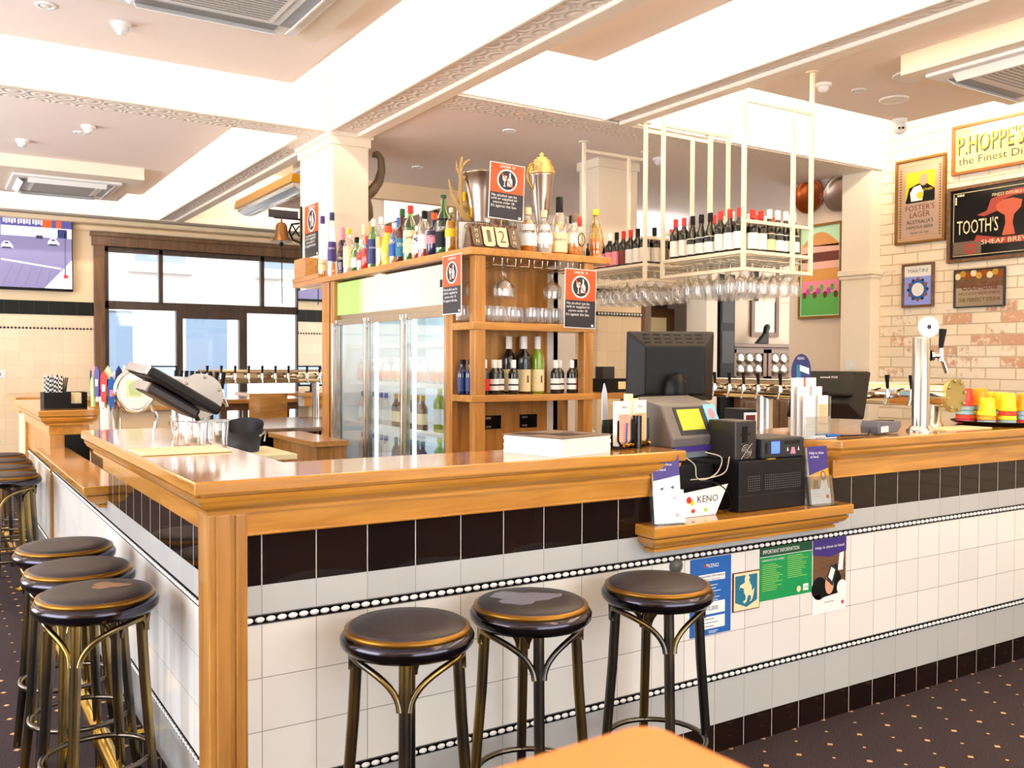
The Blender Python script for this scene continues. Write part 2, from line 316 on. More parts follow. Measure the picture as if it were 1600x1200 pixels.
# flat soffit over the bar centre and the rear
struct(MB().box(2.13, 11, 2.60, 5.5, ZB, ZC).box(4.05, 11, 5.5, 7.8, ZB, ZC).build('ceiling', 'ceiling_paint'))
struct(MB().box(2.13, 6.3, 2.585, 2.86, ZB-.012, ZB+.01).build('trim_9', 'ornament'))
struct(MB().box(2.13, 6.3, 2.565, 2.60, ZB, ZC).build('trim_10', 'beam_paint'))
struct(MB().box(2.75, 4.3, 5.42, 5.5, 2.90, ZB).build('trim_11', 'wall_cream'))
# walls
struct(MB().box(6.27, 6.5, -5.2, 2.6, 0, ZC).build('wall_right', 'brick'))
struct(MB().box(6.15, 6.29, 2.585, 2.89, 0, ZB).box(6.138, 6.30, 2.572, 2.90, 2.13, 2.16).box(6.125, 6.31, 2.56, 2.91, 2.16, 2.21).build('wall_pillar', 'paint', bevel=.006))
struct(MB().box(6.20, 6.34, 2.88, 3.50, 0, ZB).build('wall_rear_side', 'wall_grey'))
# back wall with window opening x 1.2..3.62, z .85..2.78
WX0, WX1, WZ1 = 1.2, 3.62, 2.76
def backwall(nm, z0, z1, mt):
    m = MB(); m.box(-4, WX0, 9.5, 9.7, z0, z1).box(WX1, 5.2, 9.5, 9.7, z0, z1); return struct(m.build(nm, mt))
backwall('wall_back', 2.09, ZC, 'wall_cream'); struct(MB().box(WX0, WX1, 9.5, 9.7, WZ1, ZC).build('wall_back', 'wall_cream'))
backwall('wall_back', 0, 1.93, 'tile_cream_x')
struct(MB().box(-4, WX0, 9.49, 9.5, 1.93, 2.09).box(WX1, 5.2, 9.49, 9.5, 1.93, 2.09).build('trim_14', 'tile_dark_x'))
m = MB()
for i in range(-26, 35):
    x = i*.15
    if WX0-.15 < x < WX1: continue
    for j in range(4): m.ball((x+j*.0375, 9.497, 1.775), .013, 6, 4)
struct(m.build('trim_15', 'black'))
struct(MB().box(-4.2, -4, -5.2, 10, 0, .7).box(-4.2, -4, -5.2, 10, 2.75, ZC).box(-4.2, -4, -5.2, -1.7, .7, 2.75).box(-4.2, -4, 2.0, 3.6, .7, 2.75).box(-4.2, -4, 7.2, 10, .7, 2.75).build('wall_left', 'wall_cream'))
struct(MB().box(-4, 6.3, -5.2, -5.1, 0, .5).box(-4, 6.3, -5.2, -5.1, 2.95, ZC).box(-4, -1.1, -5.2, -5.1, .5, 2.95).box(4.7, 6.3, -5.2, -5.1, .5, 2.95).build('wall_front', 'wall_grey'))
# rear room walls
struct(MB().box(4.9, 6.78, 6.2, 6.35, 0, ZB).box(6.78, 7.62, 6.2, 6.35, 2.22, ZB).box(7.62, 11, 6.2, 6.35, 0, ZB).build('wall_rear', 'wall_grey'))
struct(MB().box(5.9, 6.70, 5.4, 5.5, 2.80, 3.05).build('wall_rear_bulkhead', 'white_glow'))  # plain bulkhead wall, the lamp light on it is put in as emission
struct(MB().box(5.2, 11, 9.5, 9.7, 0, ZC).build('wall_rear_end', 'wall_grey')); struct(MB().box(10.9, 11, 2.6, 9.7, 0, ZC).build('wall_rear_far', 'wall_grey')); struct(MB().box(6.3, 11, 2.6, 2.72, 0, ZC).build('wall_rear_near', 'wall_grey'))
# timber door of the rear room
d = MB().box(6.70, 6.80, 6.13, 6.22, 0, 2.24).box(7.60, 7.70, 6.13, 6.22, 0, 2.24).box(6.66, 7.74, 6.12, 6.22, 2.20, 2.32)
struct(d.build('door_1', 'brown_z', bevel=.006))
struct(MB().box(6.9, 7.6, 6.6, 6.64, 0, 2.1).build('door_1', 'brown_z')); struct(MB().box(6.98, 7.45, 6.585, 6.6, 1.62, 1.98).build('door_1', 'cream_print'))
struct(MB().box(6.4, 8.2, 7.4, 7.5, 0, ZB).build('wall_rear_passage', 'taupe'))
# tiled column and tall white column behind the shelves
struct(MB().box(3.97, 4.37, 3.52, 3.78, 2.02, ZB).box(3.955, 4.385, 3.505, 3.8, 2.98, 3.05).build('wall_column', 'paint'))
struct(MB().box(3.95, 4.40, 3.50, 3.8, 0, 1.92).box(3.95, 4.40, 3.50, 3.8, 1.92, 2.02, 1).build('wall_column', ['tile_cream_x', 'tile_dark_x']))
m = MB(); m.box(3.94, 4.41, 3.49, 3.51, 1.785, 1.815, 1)
for i in range(15): m.ball((3.955+i*.031, 3.487, 1.80), .011, 6, 4, 0)
struct(m.build('trim_16', ['white', 'black']))
struct(MB().box(1.86, 2.14, 3.89, 4.56, 0, 3.0).box(1.845, 2.155, 3.875, 4.58, 2.96, 3.05).box(1.83, 2.17, 3.86, 4.6, 3.02, 3.06).build('wall_column', 'paint', bevel=.006))

tag(recenter(MB().box(1.846, 1.858, 3.87, 4.57, .0, 1.955).build('column_mirror', 'mirror'), (1.852, 4.2, 0)), 'tall mirror panel cladding the white column below the bottle shelf', 'mirror')
# ---- window of the back wall
m = MB()
for a in ((1.08, 1.2, 0, 2.87), (3.62, 3.68, 0, 2.87)): m.box(a[0], a[1], 9.44, 9.56, a[2], a[3])
m.box(1.06, 3.7, 9.43, 9.56, 2.76, 2.90).box(1.04, 3.7, 9.41, 9.5, 2.87, 2.92)
struct(m.build('window_1', 'brown_z', bevel=.006))
m = MB(); z0 = .85
m.box(1.2, 3.62, 9.5, 9.58, 2.70, 2.76).box(1.2, 3.62, 9.5, 9.58, 2.02, 2.12).box(1.2, 3.62, 9.5, 9.58, .0, .55)
for x, a, b in ((1.2, .55, 2.76), (3.56, .55, 2.76), (1.82, 2.1, 2.76), (3.08, 2.1, 2.76)): m.box(x, x+.05, 9.5, 9.58, a, b)
struct(m.build('window_1', 'dark_frame', bevel=.004))
m = MB().box(2.02, 2.10, 9.49, 9.58, 0, 2.04).box(2.80, 2.90, 9.49, 9.58, 0, 2.04).box(2.1, 2.8, 9.49, 9.58, 1.93, 2.04).box(2.1, 2.8, 9.49, 9.58, 0, .5)
struct(m.build('door_2', 'dark_frame', bevel=.004))
struct(MB().box(1.22, 3.6, 9.53, 9.536, .5, 2.74).build('window_1', 'pane'))
# left and front windows, behind the camera
for n, (a) in enumerate((((-4.15, -4.05), (-1.7, 2.0)), ((-4.15, -4.05), (3.6, 7.2)))):
    (x0, x1), (y0, y1) = a; m = MB()
    for k in range(5):
        y = y0+(y1-y0-.06)*k/4; m.box(x0, x1, y, y+.06, .7, 2.75)
    m.box(x0, x1, y0, y1, .7, .76).box(x0, x1, y0, y1, 2.69, 2.75).box(x0, x1, y0, y1, 2.1, 2.16); struct(m.build('window_%d' % (n+2), 'brown_z'))
m = MB()
for k in range(7): x = -1.1+5.74*k/6; m.box(x, x+.06, -5.18, -5.1, .5, 2.95)
m.box(-1.1, 4.7, -5.18, -5.1, 2.2, 2.26); struct(m.build('window_4', 'brown_z'))
# ================================================================== STREET OUTSIDE
mat('render_white', 'efe9e4', .8); mat('stone', 'd8cdc8', .8); mat('door_blue', '7d90a8', .6); mat('win_dark', '8a98a8', .3); mat('asphalt', '8a8886', .9)
b = thing('street_building', 'sunlit white terrace building with blue doors across the street behind the window', 'building', (6, 17.6, 0))
m = MB().box(-6, 18, 17.6, 18, 0, 9); m.build('facade', 'render_white', b, True)
for x in (2.1, 4.0, 6.9): MB().box(x, x+.85, 17.56, 17.62, 0, 2.4).build('door', 'door_blue', b, True); MB().box(x-.12, x+.97, 17.5, 17.6, 2.4, 2.75).build('lintel', 'stone', b, True)
for x in (.6, 3.0, 5.6, 8.2): MB().box(x, x+1, 17.55, 17.62, 3.4, 4.7).build('window', 'win_dark', b, True); MB().box(x-.15, x+1.15, 17.45, 17.6, 3.2, 3.4).build('sill', 'stone', b, True)
tag(recenter(MB().box(-8, 20, 10.3, 17.5, -.15, -.05).build('street', 'asphalt'), (6, 14, -.1)), 'pale asphalt street seen through the big window', 'street')

# ================================================================== BAR
bar = thing('tiled_bar', 'white and black tiled L-shaped bar front with oak corner post', 'bar', (0.1, .1, 0))
IN = .0377
def seg_front(x0, x1, z0, z1, mt, nm, y=0): MB().box(x0, x1, y, y+.02, z0, z1).build(nm, mt, bar, True)
def seg_left(y0, y1, z0, z1, mt, nm, x=IN): MB().box(x, x+.02, y0, y1, z0, z1).build(nm, mt, bar, True)
core = MB().box(.055, 6.26, .018, .20, 0, .80).box(.055, 1.50, .018, .20, .8, 1.07).box(2.42, 6.26, .018, .20, .8, 1.07)
core.box(.055, .22, .02, 5.40, 0, .80).box(.055, .22, .02, 1.77, .8, 1.07).box(.055, .22, 3.80, 5.40, .8, 1.07)
core.build('carcass', 'oak_z', bar, True)
seg_front(.09, 6.26, 0, .105, 'tile_black_x', 'kick_tiles'); seg_left(.04, 5.4, 0, .105, 'tile_black_y', 'kick_tiles')
seg_front(.09, 6.26, .105, .262, 'tile_grey_x', 'grey_tiles'); seg_left(.04, 5.4, .105, .262, 'tile_grey_y', 'grey_tiles')
seg_front(.09, 6.26, .290, .718, 'tile_white_x', 'white_tiles'); seg_left(.04, 5.4, .290, .718, 'tile_white_y', 'white_tiles')
seg_front(.09, 6.26, .745, .822, 'tile_grey_x', 'grey_tiles'); seg_left(.04, 3.8, .745, .822, 'tile_grey_y', 'grey_tiles')
seg_front(.09, 1.50, .822, .96, 'tile_black_x', 'black_tiles'); seg_front(2.42, 6.26, .822, .96, 'tile_black_x', 'black_tiles'); seg_left(.04, 1.77, .822, .96, 'tile_black_y', 'black_tiles')
for z in (.262, .718):
    h = .028 if z < .5 else .027; m = MB().box(.09, 6.26, -.002, .02, z+.003, z+h-.003); m.box(.09, 6.26, .001, .02, z, z+h, 2)
    x = .1
    while x < 6.25: m.ball((x, -.003, z+h/2), .0115, 10, 6, 1, (1.16, .5, .64)); x += .03
    m.build('rope_trim', ['black_gloss', 'white', 'grey_plastic'], bar, True)
    m = MB().box(IN-.002, IN+.02, .04, 5.4, z+.003, z+h-.003); y = .05
    while y < 5.38: m.ball((IN-.003, y, z+h/2), .0115, 10, 6, 1, (.26, 1.16, .60)); y += .03
    m.build('rope_trim', ['black_gloss', 'white'], bar, True)
# corner post
m = MB().box(-.004, .095, -.018, .095, 0, 1.02).box(.013, .05, -.026, -.016, 0, 1.02).box(.062, .088, -.026, -.016, 0, 1.02)
m.build('corner_post', 'oak_z', bar, True, .004)
# timber frieze under the tops
for x0, x1 in ((.09, 1.485), (2.41, 6.26)): MB().box(x0, x1, -.010, .02, .957, 1.03).box(x0, x1, -.014, .0, .957, .965).build('frieze', 'top_x', bar, True, .003)
for y0, y1 in ((.09, 1.77),): MB().box(IN-.022, IN+.02, y0, y1, .957, 1.03).build('frieze', 'top_y', bar, True, .003)
MB().box(IN-.022, .24, 3.78, 5.40, .957, 1.05).box(IN-.02, IN+.01, 5.34, 5.42, 0, 1.05).build('frieze', 'top_y', bar, True, .003)
m = MB()
for i in range(18): y = 3.83+i*.085; m.box(IN-.004, IN+.016, y, y+.079, .76, .957)
m.build('slat_panel', 'oak_z', bar, True, .003)
MB().box(.10, .24, 3.765, 3.80, .1, .957).build('end_post', 'black', bar, True)
MB().box(.022, .1, 3.765, 3.80, .1, .957).build('end_post', 'oak_z', bar, True)
MB().box(.22, .225, 1.8, 3.76, 0, .80).build('inner_panel', 'oak_z', bar, True)

def mould(poly_top, z0, z1, name, parent, mt, steps, zm):
    pass
def counter(nm, label, poly, ext, z1, mts, thk=.036, drop=.055, org=None):
    """poly: outline of the board; ext: outline of the moulding below (inset)"""
    t = thing(nm, label, 'countertop', org or (poly[0][0], poly[0][1], z1-thk-drop))
    oth = 'top_y' if mts == 'top_x' else 'top_x'; n = len(poly)
    side = [1 if (abs(poly[(i+1) % n][1]-poly[i][1]) > abs(poly[(i+1) % n][0]-poly[i][0])) == (mts == 'top_x') else 0 for i in range(n)]
    b_ = MB().prism(poly, z1-thk, z1); b_.m[2:] = side; b_.build('board', [mts, oth], t, True, .006, 3)
    def lerp(k): return [(a[0]*(1-k)+b[0]*k, a[1]*(1-k)+b[1]*k) for a, b in zip(poly, ext)]
    # stepped / ogee moulding as stacked lofts
    prof = [(.42, 0), (.42, .06), (.22, .10), (.26, .30), (.42, .52), (.70, .70), (.80, .74), (.96, .75), (.96, .80), (.84, .82), (.84, 1)]
    m = MB(); n = len(poly); vs = []
    for k, h in prof: vs += [(x, y, z1-thk-drop*h) for x, y in lerp(k)]
    fs = [(r*n+i, (r+1)*n+i, (r+1)*n+(i+1) % n, r*n+(i+1) % n) for r in range(len(prof)-1) for i in range(n)]
    fs = [f[::-1] for f in fs]; fs += [tuple(range(n)), tuple(range((len(prof)-1)*n, len(prof)*n))[::-1]]
    m.add(vs, fs); m.m = [side[k % n] for k in range(len(fs)-2)]+[0, 0]; m.build('moulding', [mts, oth], t, True); return t
a, c = -.045, .30
counter('counter_top', 'glossy oak bar top wrapping the front corner of the tiled bar', [(a, a), (1.60, a), (1.60, c), (c, c), (c, 1.945), (a, 1.945)], [(.0, -.012), (1.52, -.012), (1.52, .25), (.25, .25), (.25, 1.86), (.0, 1.86)], 1.11, 'top_x')
counter('counter_top', 'glossy oak bar top on the right, under the tall chrome tap and cups', [(2.42, a), (6.265, a), (6.265, .55), (2.31, .55), (2.31, .06)], [(2.43, -.012), (6.26, -.012), (6.26, .5), (2.36, .5), (2.36, .10)], 1.11, 'top_x')
counter('counter_top', 'oak bar top at the far left end, under the black straw caddy', [(a, 3.70), (.29, 3.70), (.29, 5.45), (a, 5.45)], [(.0, 3.755), (.25, 3.755), (.25, 5.42), (.0, 5.42)], 1.11, 'top_y')
counter('ledge_top', 'low oak ledge at the front holding the black gaming machine', [(1.41, -.10), (2.425, -.10), (2.425, .22), (1.41, .22)], [(1.455, -.045), (2.36, -.045), (2.36, .018), (1.455, .018)], .868, 'top_x', .038, .055)
counter('ledge_top', 'low oak ledge between the two high tops on the left side of the bar', [(-.06, 1.775), (.115, 1.775), (.115, 3.76), (-.06, 3.76)], [(.02, 1.82), (.05, 1.82), (.05, 3.72), (.02, 3.72)], .885, 'top_y', .036, .06)
MB().box(.07, 1.47, .20, .212, .1, 1.0).build('inner_panel', 'oak_x', bar, True)
# brass foot rail
r = thing('foot_rail', 'brass foot rail running along the left side of the bar floor', 'foot rail', (-.12, 2.5, 0))
MB().tube([(-.12, -.1, .15), (-.12, 5.4, .15)], .025, 12).build('rail', 'brass', r, True)
for y in (.9, 2.4, 3.9, 5.2): MB().tube([(-.12, y, .15), (-.12, y+.05, .07), (-.12, y+.07, .0)], .012, 8).cyl((-.12, y+.07, 0), (-.12, y+.07, .01), .04).cyl((-.12, y-.03, .15), (-.12, y+.03, .15), .032, n=12).tube([(-.12, y, .15), (.04, y, .15)], .012, 6).build('bracket', 'brass', r, True)

# ================================================================== STOOLS
def stool(label, loc, rz=0, patch=None, group=None):
    t = thing('bar_stool', label, 'stool', loc, rz, group); H = .75
    m = MB(); m.lathe([(.002, 0), (.10, 0), (.145, -.004), (.152, -.012), (.150, -.022)][::-1], 36, (0, 0, H)); m.build('seat_pad', 'vinyl', t)
    MB().lathe([(.140, -.024), (.162, -.024), (.160, -.012), (.151, -.010)], 36, (0, 0, H)).build('seat_band', 'stool_gold', t)
    MB().lathe([(.12, -.068), (.158, -.066), (.170, -.052), (.172, -.036), (.164, -.024), (.14, -.022)], 36, (0, 0, H)).build('seat_rim', 'stool_dark', t)
    for q in range(4):
        an = q*PI/2; c, s = math.cos(an), math.sin(an)
        MB().tube([(.128*c, .128*s, H-.06), (.138*c, .138*s, .5), (.160*c, .160*s, .22), (.185*c, .185*s, 0)], [.0155, .0155, .0145, .013], 10).build('leg', 'stool_metal', t)
    R = .150; ring = [(R*math.cos(2*PI*i/32), R*math.sin(2*PI*i/32), .26) for i in range(32)]
    MB().tube(ring, .0085, 8, closed=True).build('foot_ring', 'stool_leg', t)
    for q in (1, 3):
        an = q*PI/2
        for sgn in (-1, 1):
            pts = []
            for i in range(12):
                t_ = PI/2*i/11; a2 = an+sgn*(.09+(1-math.cos(t_))*(PI/2-.26)); rr = .142-.012*math.sin(2*t_)
                pts.append((rr*math.cos(a2), rr*math.sin(a2), H-.185+.105*math.sin(t_)))
            for k_ in range(1, 7):
                t_ = PI*.62*k_/6; a3 = a2+sgn*.13*math.sin(t_); pts.append((rr*math.cos(a3), rr*math.sin(a3), H-.08-.03*(1-math.cos(t_))))
            MB().tube(pts, .0085, 8).build('bracket', 'stool_metal', t)
    if patch:
        m = MB(); pts = []
        for i in range(22): a2 = 2*PI*i/22; rr = patch[2]*(1+.25*math.sin(3*a2+1)+.12*math.sin(7*a2)); pts.append((patch[0]+rr*math.cos(a2), patch[1]+rr*.7*math.sin(a2)))
        m.prism(pts, H-.0012, H+.0012); m.build('worn_patch', patch[3], t)
    return t
mat('worn', '8a6a4a', .6); mat('worn_grey', '6c6a7a', .35)
st = stool('black bar stool at the front, nearest the oak corner post', (.43, -.27, 0), -.5)
g = 'bar stools along the tiled bar'; st['group'] = g
stool('middle of the three front bar stools, grey worn patch on its seat', (.822, -.25, 0), -.42, (-.02, .01, .09, 'worn_grey'), g)
dup(st, (1.277, -.265, 0), -.46, 'black bar stool at the front under the blue notice', g)
stool('nearest bar stool on the left side, tan worn patch on its black seat', (-.194, .50, 0), -.55, (.02, .04, .05, 'worn'), g)
dup(st, (-.19, .88, 0), -.45, 'bar stool on the left side, middle of the near three', g)
dup(st, (-.185, 1.29, 0), -.6, 'bar stool on the left side, rearmost of the near three', g)
dup(st, (-.20, 3.70, 0), -.5, 'bar stool nearest in the far cluster at the left edge', g)
dup(st, (-.19, 4.12, 0), -.7, 'second bar stool in the far cluster at the left edge', g)
dup(st, (-.17, 4.56, 0), -.3, 'third bar stool in the far cluster at the left edge', g)
dup(st, (-.17, 5.0, 0), -.5, 'farthest bar stool in the cluster at the left edge', g)
# ================================================================== NOTICES ON THE BAR FRONT
def notice(nm, label, cat, x0, x1, z0, z1, y, base, fn, mats, tilt=0, thick=.0015):
    t = thing(nm, label, cat, ((x0+x1)/2, y, z0))
    w, h = x1-x0, z1-z0; MB().box(-w/2, w/2, -thick, 0, 0, h).build('sheet', base, t)
    m = MB(); T = face_front(0, -thick-.0003, 0); fn(m, T, w, h); 
    if m.v: m.build('print', mats, t)
    return t
def q(m, T, x0, x1, y0, y1, mi, z=0): m.add([(x0, y0, z), (x1, y0, z), (x1, y1, z), (x0, y1, z)], [(0, 1, 2, 3)], mi, False, T)
def pg(m, T, pts, mi, z=0): m.add([(x, y, z) for x, y in pts], [tuple(range(len(pts)))], mi, False, T)
def disc(m, T, x, y, r, mi, z=0, n=24, sy=1): pg(m, T, [(x+r*math.cos(2*PI*i/n), y+r*sy*math.sin(2*PI*i/n)) for i in range(n)], mi, z)
def txt(m, T, s, x, y, w, mi, z=.0004, h=None, maxh=None): m.text(s, w, T @ Matrix.Translation((x, y, z)), mi, h, maxh, 0)
def lines(m, T, x0, x1, y1, n, dy, mi, th=.0022, z=.0004):
    for i in range(n): q(m, T, x0, x0+(x1-x0)*random.uniform(.6, 1), y1-i*dy-th, y1-i*dy, mi, z)
def f(m, T, w, h):
    txt(m, T, 'KENO', .012, h-.03, .05, 0, h=.014); disc(m, T, -.028, h-.03, .006, 1); disc(m, T, -.02, h-.027, .005, 2)
    q(m, T, -.06, .07, h-.085, h-.06, 0); txt(m, T, 'Important Information', .005, h-.068, .12, 3, .0006); txt(m, T, 'about Customers', .005, h-.079, .08, 3, .0006)
    lines(m, T, -.055, .065, h-.1, 6, .011, 0)
    q(m, T, -.065, .07, .075, .118, 0); txt(m, T, '$10,000', .0, .094, .07, 3, .0006); q(m, T, -.065, .07, .022, .066, 0); lines(m, T, -.05, .055, .058, 3, .013, 3, z=.0006); lines(m, T, -.01, .05, .014, 2, .006, 0)
notice('keno_notice', 'tall blue notice on the white tiles behind the right front stool', 'notice', 1.662, 1.862, .437, .716, -.0005, 'blue', f, ['white', 'red', 'yellow', 'navy'])
def f(m, T, w, h):
    q(m, T, -w/2+.003, w/2-.003, .003, h-.003, 0); pg(m, T, [(-.06, h-.012), (.055, h-.012), (.055, .034), (.0, .012), (-.06, .034)], 1, .0003)
    pg(m, T, [(-.012, .118), (-.004, .134), (.006, .133), (.016, .118), (.010, .112), (.018, .098), (.026, .085), (.026, .068), (.040, .078), (.044, .092), (.038, .070), (.034, .052), (.030, .040), (.022, .032), (.014, .030), (.022, .040), (.022, .052), (.010, .055), (.004, .048), (.0, .034), (-.012, .026), (-.020, .034), (-.006, .040), (-.006, .054), (-.014, .066), (-.016, .082), (-.034, .088), (-.040, .078), (-.034, .096), (-.020, .100), (-.010, .104)], 0, .0006)
notice('horse_tile', 'cream tile with a white rearing horse on a dark blue shield', 'plaque', 1.87, 2.007, .501, .644, -.0005, 'maroon', f, ['cream_print', 'teal'], thick=.006)
def f(m, T, w, h):
    q(m, T, -w/2, w/2, h-.035, h, 1); q(m, T, -w/2, w/2, h-.037, h-.035, 0, .0002); txt(m, T, 'IMPORTANT INFORMATION', -.03, h-.018, .20, 0, h=.015)
    txt(m, T, 'A MINOR MUST NOT GAMBLE', -.075, h-.05, .12, 0, h=.007)
    lines(m, T, -.132, -.02, h-.065, 14, .0075, 2, .0018); lines(m, T, .005, .13, h-.045, 12, .0075, 2, .0018); disc(m, T, .07, .022, .012, 3, .0002); q(m, T, .095, .125, .012, .038, 0); txt(m, T, 'TAB', .11, .025, .024, 4, .0006)
notice('tab_notice', 'green landscape information notice on the white tiles', 'notice', 2.012, 2.302, .520, .721, -.0005, 'green_sign', f, ['white', 'green_dark', 'lime', 'cream_print', 'green_sign'])
def help_art(m, T, w, h):
    pg(m, T, [(-w/2, h), (-w/2, h-.058*h/.29), (0, h-.075*h/.29), (w/2, h-.058*h/.29), (w/2, h)], 0, .0006)
def f(m, T, w, h):
    q(m, T, -w/2+.002, w/2-.002, .06, h-.04, 2)
    for i in range(9): pg(m, T, [(-.1, .15+i*.02), (.1, .06+i*.024), (.1, .062+i*.024), (-.1, .152+i*.02)], 6, .0002)
    q(m, T, -w/2, w/2, 0, .075, 1, .0003); disc(m, T, -.06, .10, .045, 3, .0003); pg(m, T, [(-.06, .06), (.06, .07), (.07, .13), (.04, .19), (.0, .17), (-.03, .12)], 3, .0004)
    disc(m, T, .0, .11, .026, 4, .0005, sy=1.5); pg(m, T, [(-.02, .13), (.02, .10), (.045, .17), (.01, .19)], 5, .0006); pg(m, T, [(-.008, .14), (.015, .12), (.033, .165), (.01, .178)], 1, .0007); disc(m, T, .075, .09, .03, 1, .0005); pg(m, T, [(.05, .16), (.08, .16), (.085, .235), (.06, .235)], 1, .0005)
    help_art(m, T, w, h); txt(m, T, 'Help is close at hand', 0, h-.035, w*.86, 1, .0009, h=.014); txt(m, T, 'GambleAware', -.0, .042, .06, 5, .0006); disc(m, T, .08, .03, .008, 7, .0006)
notice('help_poster', 'tall poster reading help is close at hand beside the green notice', 'poster', 2.306, 2.506, .427, .721, -.0005, 'white', f, ['purple', 'white', 'brown_x', 'black', 'skin', 'charcoal', 'taupe', 'red'])
t = thing('wall_plug', 'grey round stopper on the tiles above the right stool', 'plug', (1.592, -.001, .705)); MB().lathe([(.028, 0), (.026, .010), (.015, .018), (.001, .02)], 20, (0, 0, 0), 0, Matrix.Rotation(PI/2, 4, 'X')).build('cap', 'grey_plastic', t)

# ================================================================== BACK BAR CABINET
cb = thing('back_bar_cabinet', 'oak shelf unit framing the glass-door fridge behind the bar', 'cabinet', (2.2, 2.8, 0))
MB().box(1.75, 2.665, 1.714, 4.42, 1.962, 2.0).build('top_board', 'oak_y', cb, True, .003)
MB().box(1.745, 1.765, 3.86, 4.42, 1.999, 2.03).build('upstand', 'oak_y', cb, True)
for z, zz in ((1.617, .04), (1.237, .036)): MB().box(1.765, 2.56, 1.722, 1.96, z-zz, z).build('shelf', 'oak_x', cb, True, .003)
MB().box(1.765, 2.56, 1.722, 1.96, .84, .88).build('shelf', 'oak_x', cb, True, .003)
for x in (1.787, 2.488): MB().box(x, x+.062, 1.727, 1.787, 0, 1.962).build('post', 'oak_z', cb, True, .003)
MB().box(1.80, 2.40, 1.962, 1.99, 0, 1.962).build('back_panel', 'oak_z', cb, True)
MB().box(1.762, 1.80, 1.93, 2.0, 0, 1.962).build('stile', 'oak_z', cb, True, .003)
MB().box(1.77, 1.84, 3.635, 3.70, 0, 1.962).build('stile', 'oak_z', cb, True, .003); MB().box(1.77, 1.84, 3.70, 3.86, 0, 1.962).build('stile', 'oak_z', cb, True, .003)
MB().box(1.77, 2.6, 3.70, 3.72, 0, 1.962).build('end_panel', 'oak_z', cb, True)
rails = MB()
for i in range(8):
    x = 1.90+i*.085
    rails.tube([(x, 1.73, 1.955), (x, 1.735, 1.925), (x+.0, 1.74, 1.918), (x, 1.95, 1.918)], .0025, 6); rails.tube([(x, 1.74, 1.918), (x+.055, 1.74, 1.918), (x+.055, 1.735, 1.955)], .0025, 6); rails.tube([(x+.055, 1.74, 1.918), (x+.055, 1.95, 1.918)], .0025, 6)
rails.build('glass_rack', 'chrome', cb, True)
tag(recenter(MB().box(1.745, 1.99, 3.90, 4.40, 2.0, 2.0).build('x', 'oak_y'), (1.8, 4.2, 2.0)), '', '') if False else None
w = thing('wooden_box', 'pale plywood box at the foot of the white column', 'box', (1.80, 4.30, 2.001)); MB().box(-.045, .05, -.14, .1, .0, .17).build('body', 'oak_y', w, bevel=.003)
# sockets
for x, lab in ((2.03, 'left black double power socket on the oak back panel'), (2.27, 'right black double power socket on the oak back panel')):
    t = thing('power_socket', lab, 'socket', (x, 1.955, 1.04)); MB().box(-.058, .058, 0, .006, 0, .075).build('plate', 'black_gloss', t, bevel=.002)
    MB().box(-.045, -.01, -.002, 0, .055, .066).box(-.045, -.01, -.002, 0, .008, .018).build('switch', 'steel' if x < 2.1 else 'grey_plastic', t)

# fridge
fr = thing('display_fridge', 'three-door glass display fridge with a green and white lit header', 'fridge', (2.1, 2.82, 0))
FX, F0, F1 = 1.80, 2.0, 3.632
m = MB().box(FX+.02, 2.5, F0, F0+.03, .08, 1.95).box(FX+.02, 2.5, F1-.03, F1, .08, 1.95).box(FX+.02, 2.5, F0, F1, 1.92, 1.95).box(FX+.02, 2.5, F0, F1, .08, .16).box(2.47, 2.5, F0, F1, .1, 1.95)
m.build('cabinet', 'white_plastic', fr, True)
m = MB().box(FX-.005, FX+.03, F0, F1, 1.725, 1.945)
hm = mat('header_panel', 'dfe9dc', .3, emit=.22)
_s = N(hm, 'ShaderNodeSeparateXYZ'); _g = N(hm, 'ShaderNodeNewGeometry'); L(hm, _g.outputs['Position'], _s.inputs[0])
_c = ramp(hm, mth(hm, 'DIVIDE', mth(hm, 'SUBTRACT', _s.outputs[1], F0), F1-F0), [(.0, 'c4beb2'), (.35, 'c0ccc4'), (.70, 'bcd0b8'), (.78, '96cc68'), (1, 'a2d074')]); L(hm, _c, P(hm).inputs['Base Color']); L(hm, _c, P(hm).inputs['Emission Color'])
m.build('header', 'header_panel', fr, True); MB().box(FX-.008, FX-.004, F0+.075, F0+.125, 1.82, 1.862, 0).build('thermostat', 'black', fr, True)
MB().box(FX, FX+.02, F0, F1, 1.69, 1.725).build('hinge_rail', 'steel', fr, True)
MB().box(2.46, 2.468, F0+.03, F1-.03, .16, 1.9).build('interior_back', mat('fridge_inner_glow', 'dce8f2', .35, emit=.45), fr, True)  # back panel emits by itself to paint in the lit fridge interior
MB().tube([(FX+.07, F0+.06, 1.86), (FX+.07, F1-.06, 1.86)], .012, 8).build('tube_light', 'white_glow', fr, True)
area('fridge_lamp', (FX+.12, (F0+F1)/2, 1.88), (.25, 0, -1), 1.45, .06, 16, (.92, .97, 1)).rotation_euler = (0, -.2, PI/2)
for y in (F0+.535, F0+1.08): MB().box(FX+.03, FX+.05, y-.009, y+.009, .16, 1.7).build('mullion', 'white_glow', fr, True)
for z in (.42, .70, .98, 1.26, 1.50):
    m = MB()
    for i in range(40): y = F0+.04+i*.04; m.tube([(FX+.07, y, z), (2.44, y, z)], .002, 4)
    m.box(FX+.065, FX+.075, F0+.03, F1-.03, z-.004, z+.022); m.build('wire_shelf', 'white_plastic', fr, True)
DW = (F1-F0)/3
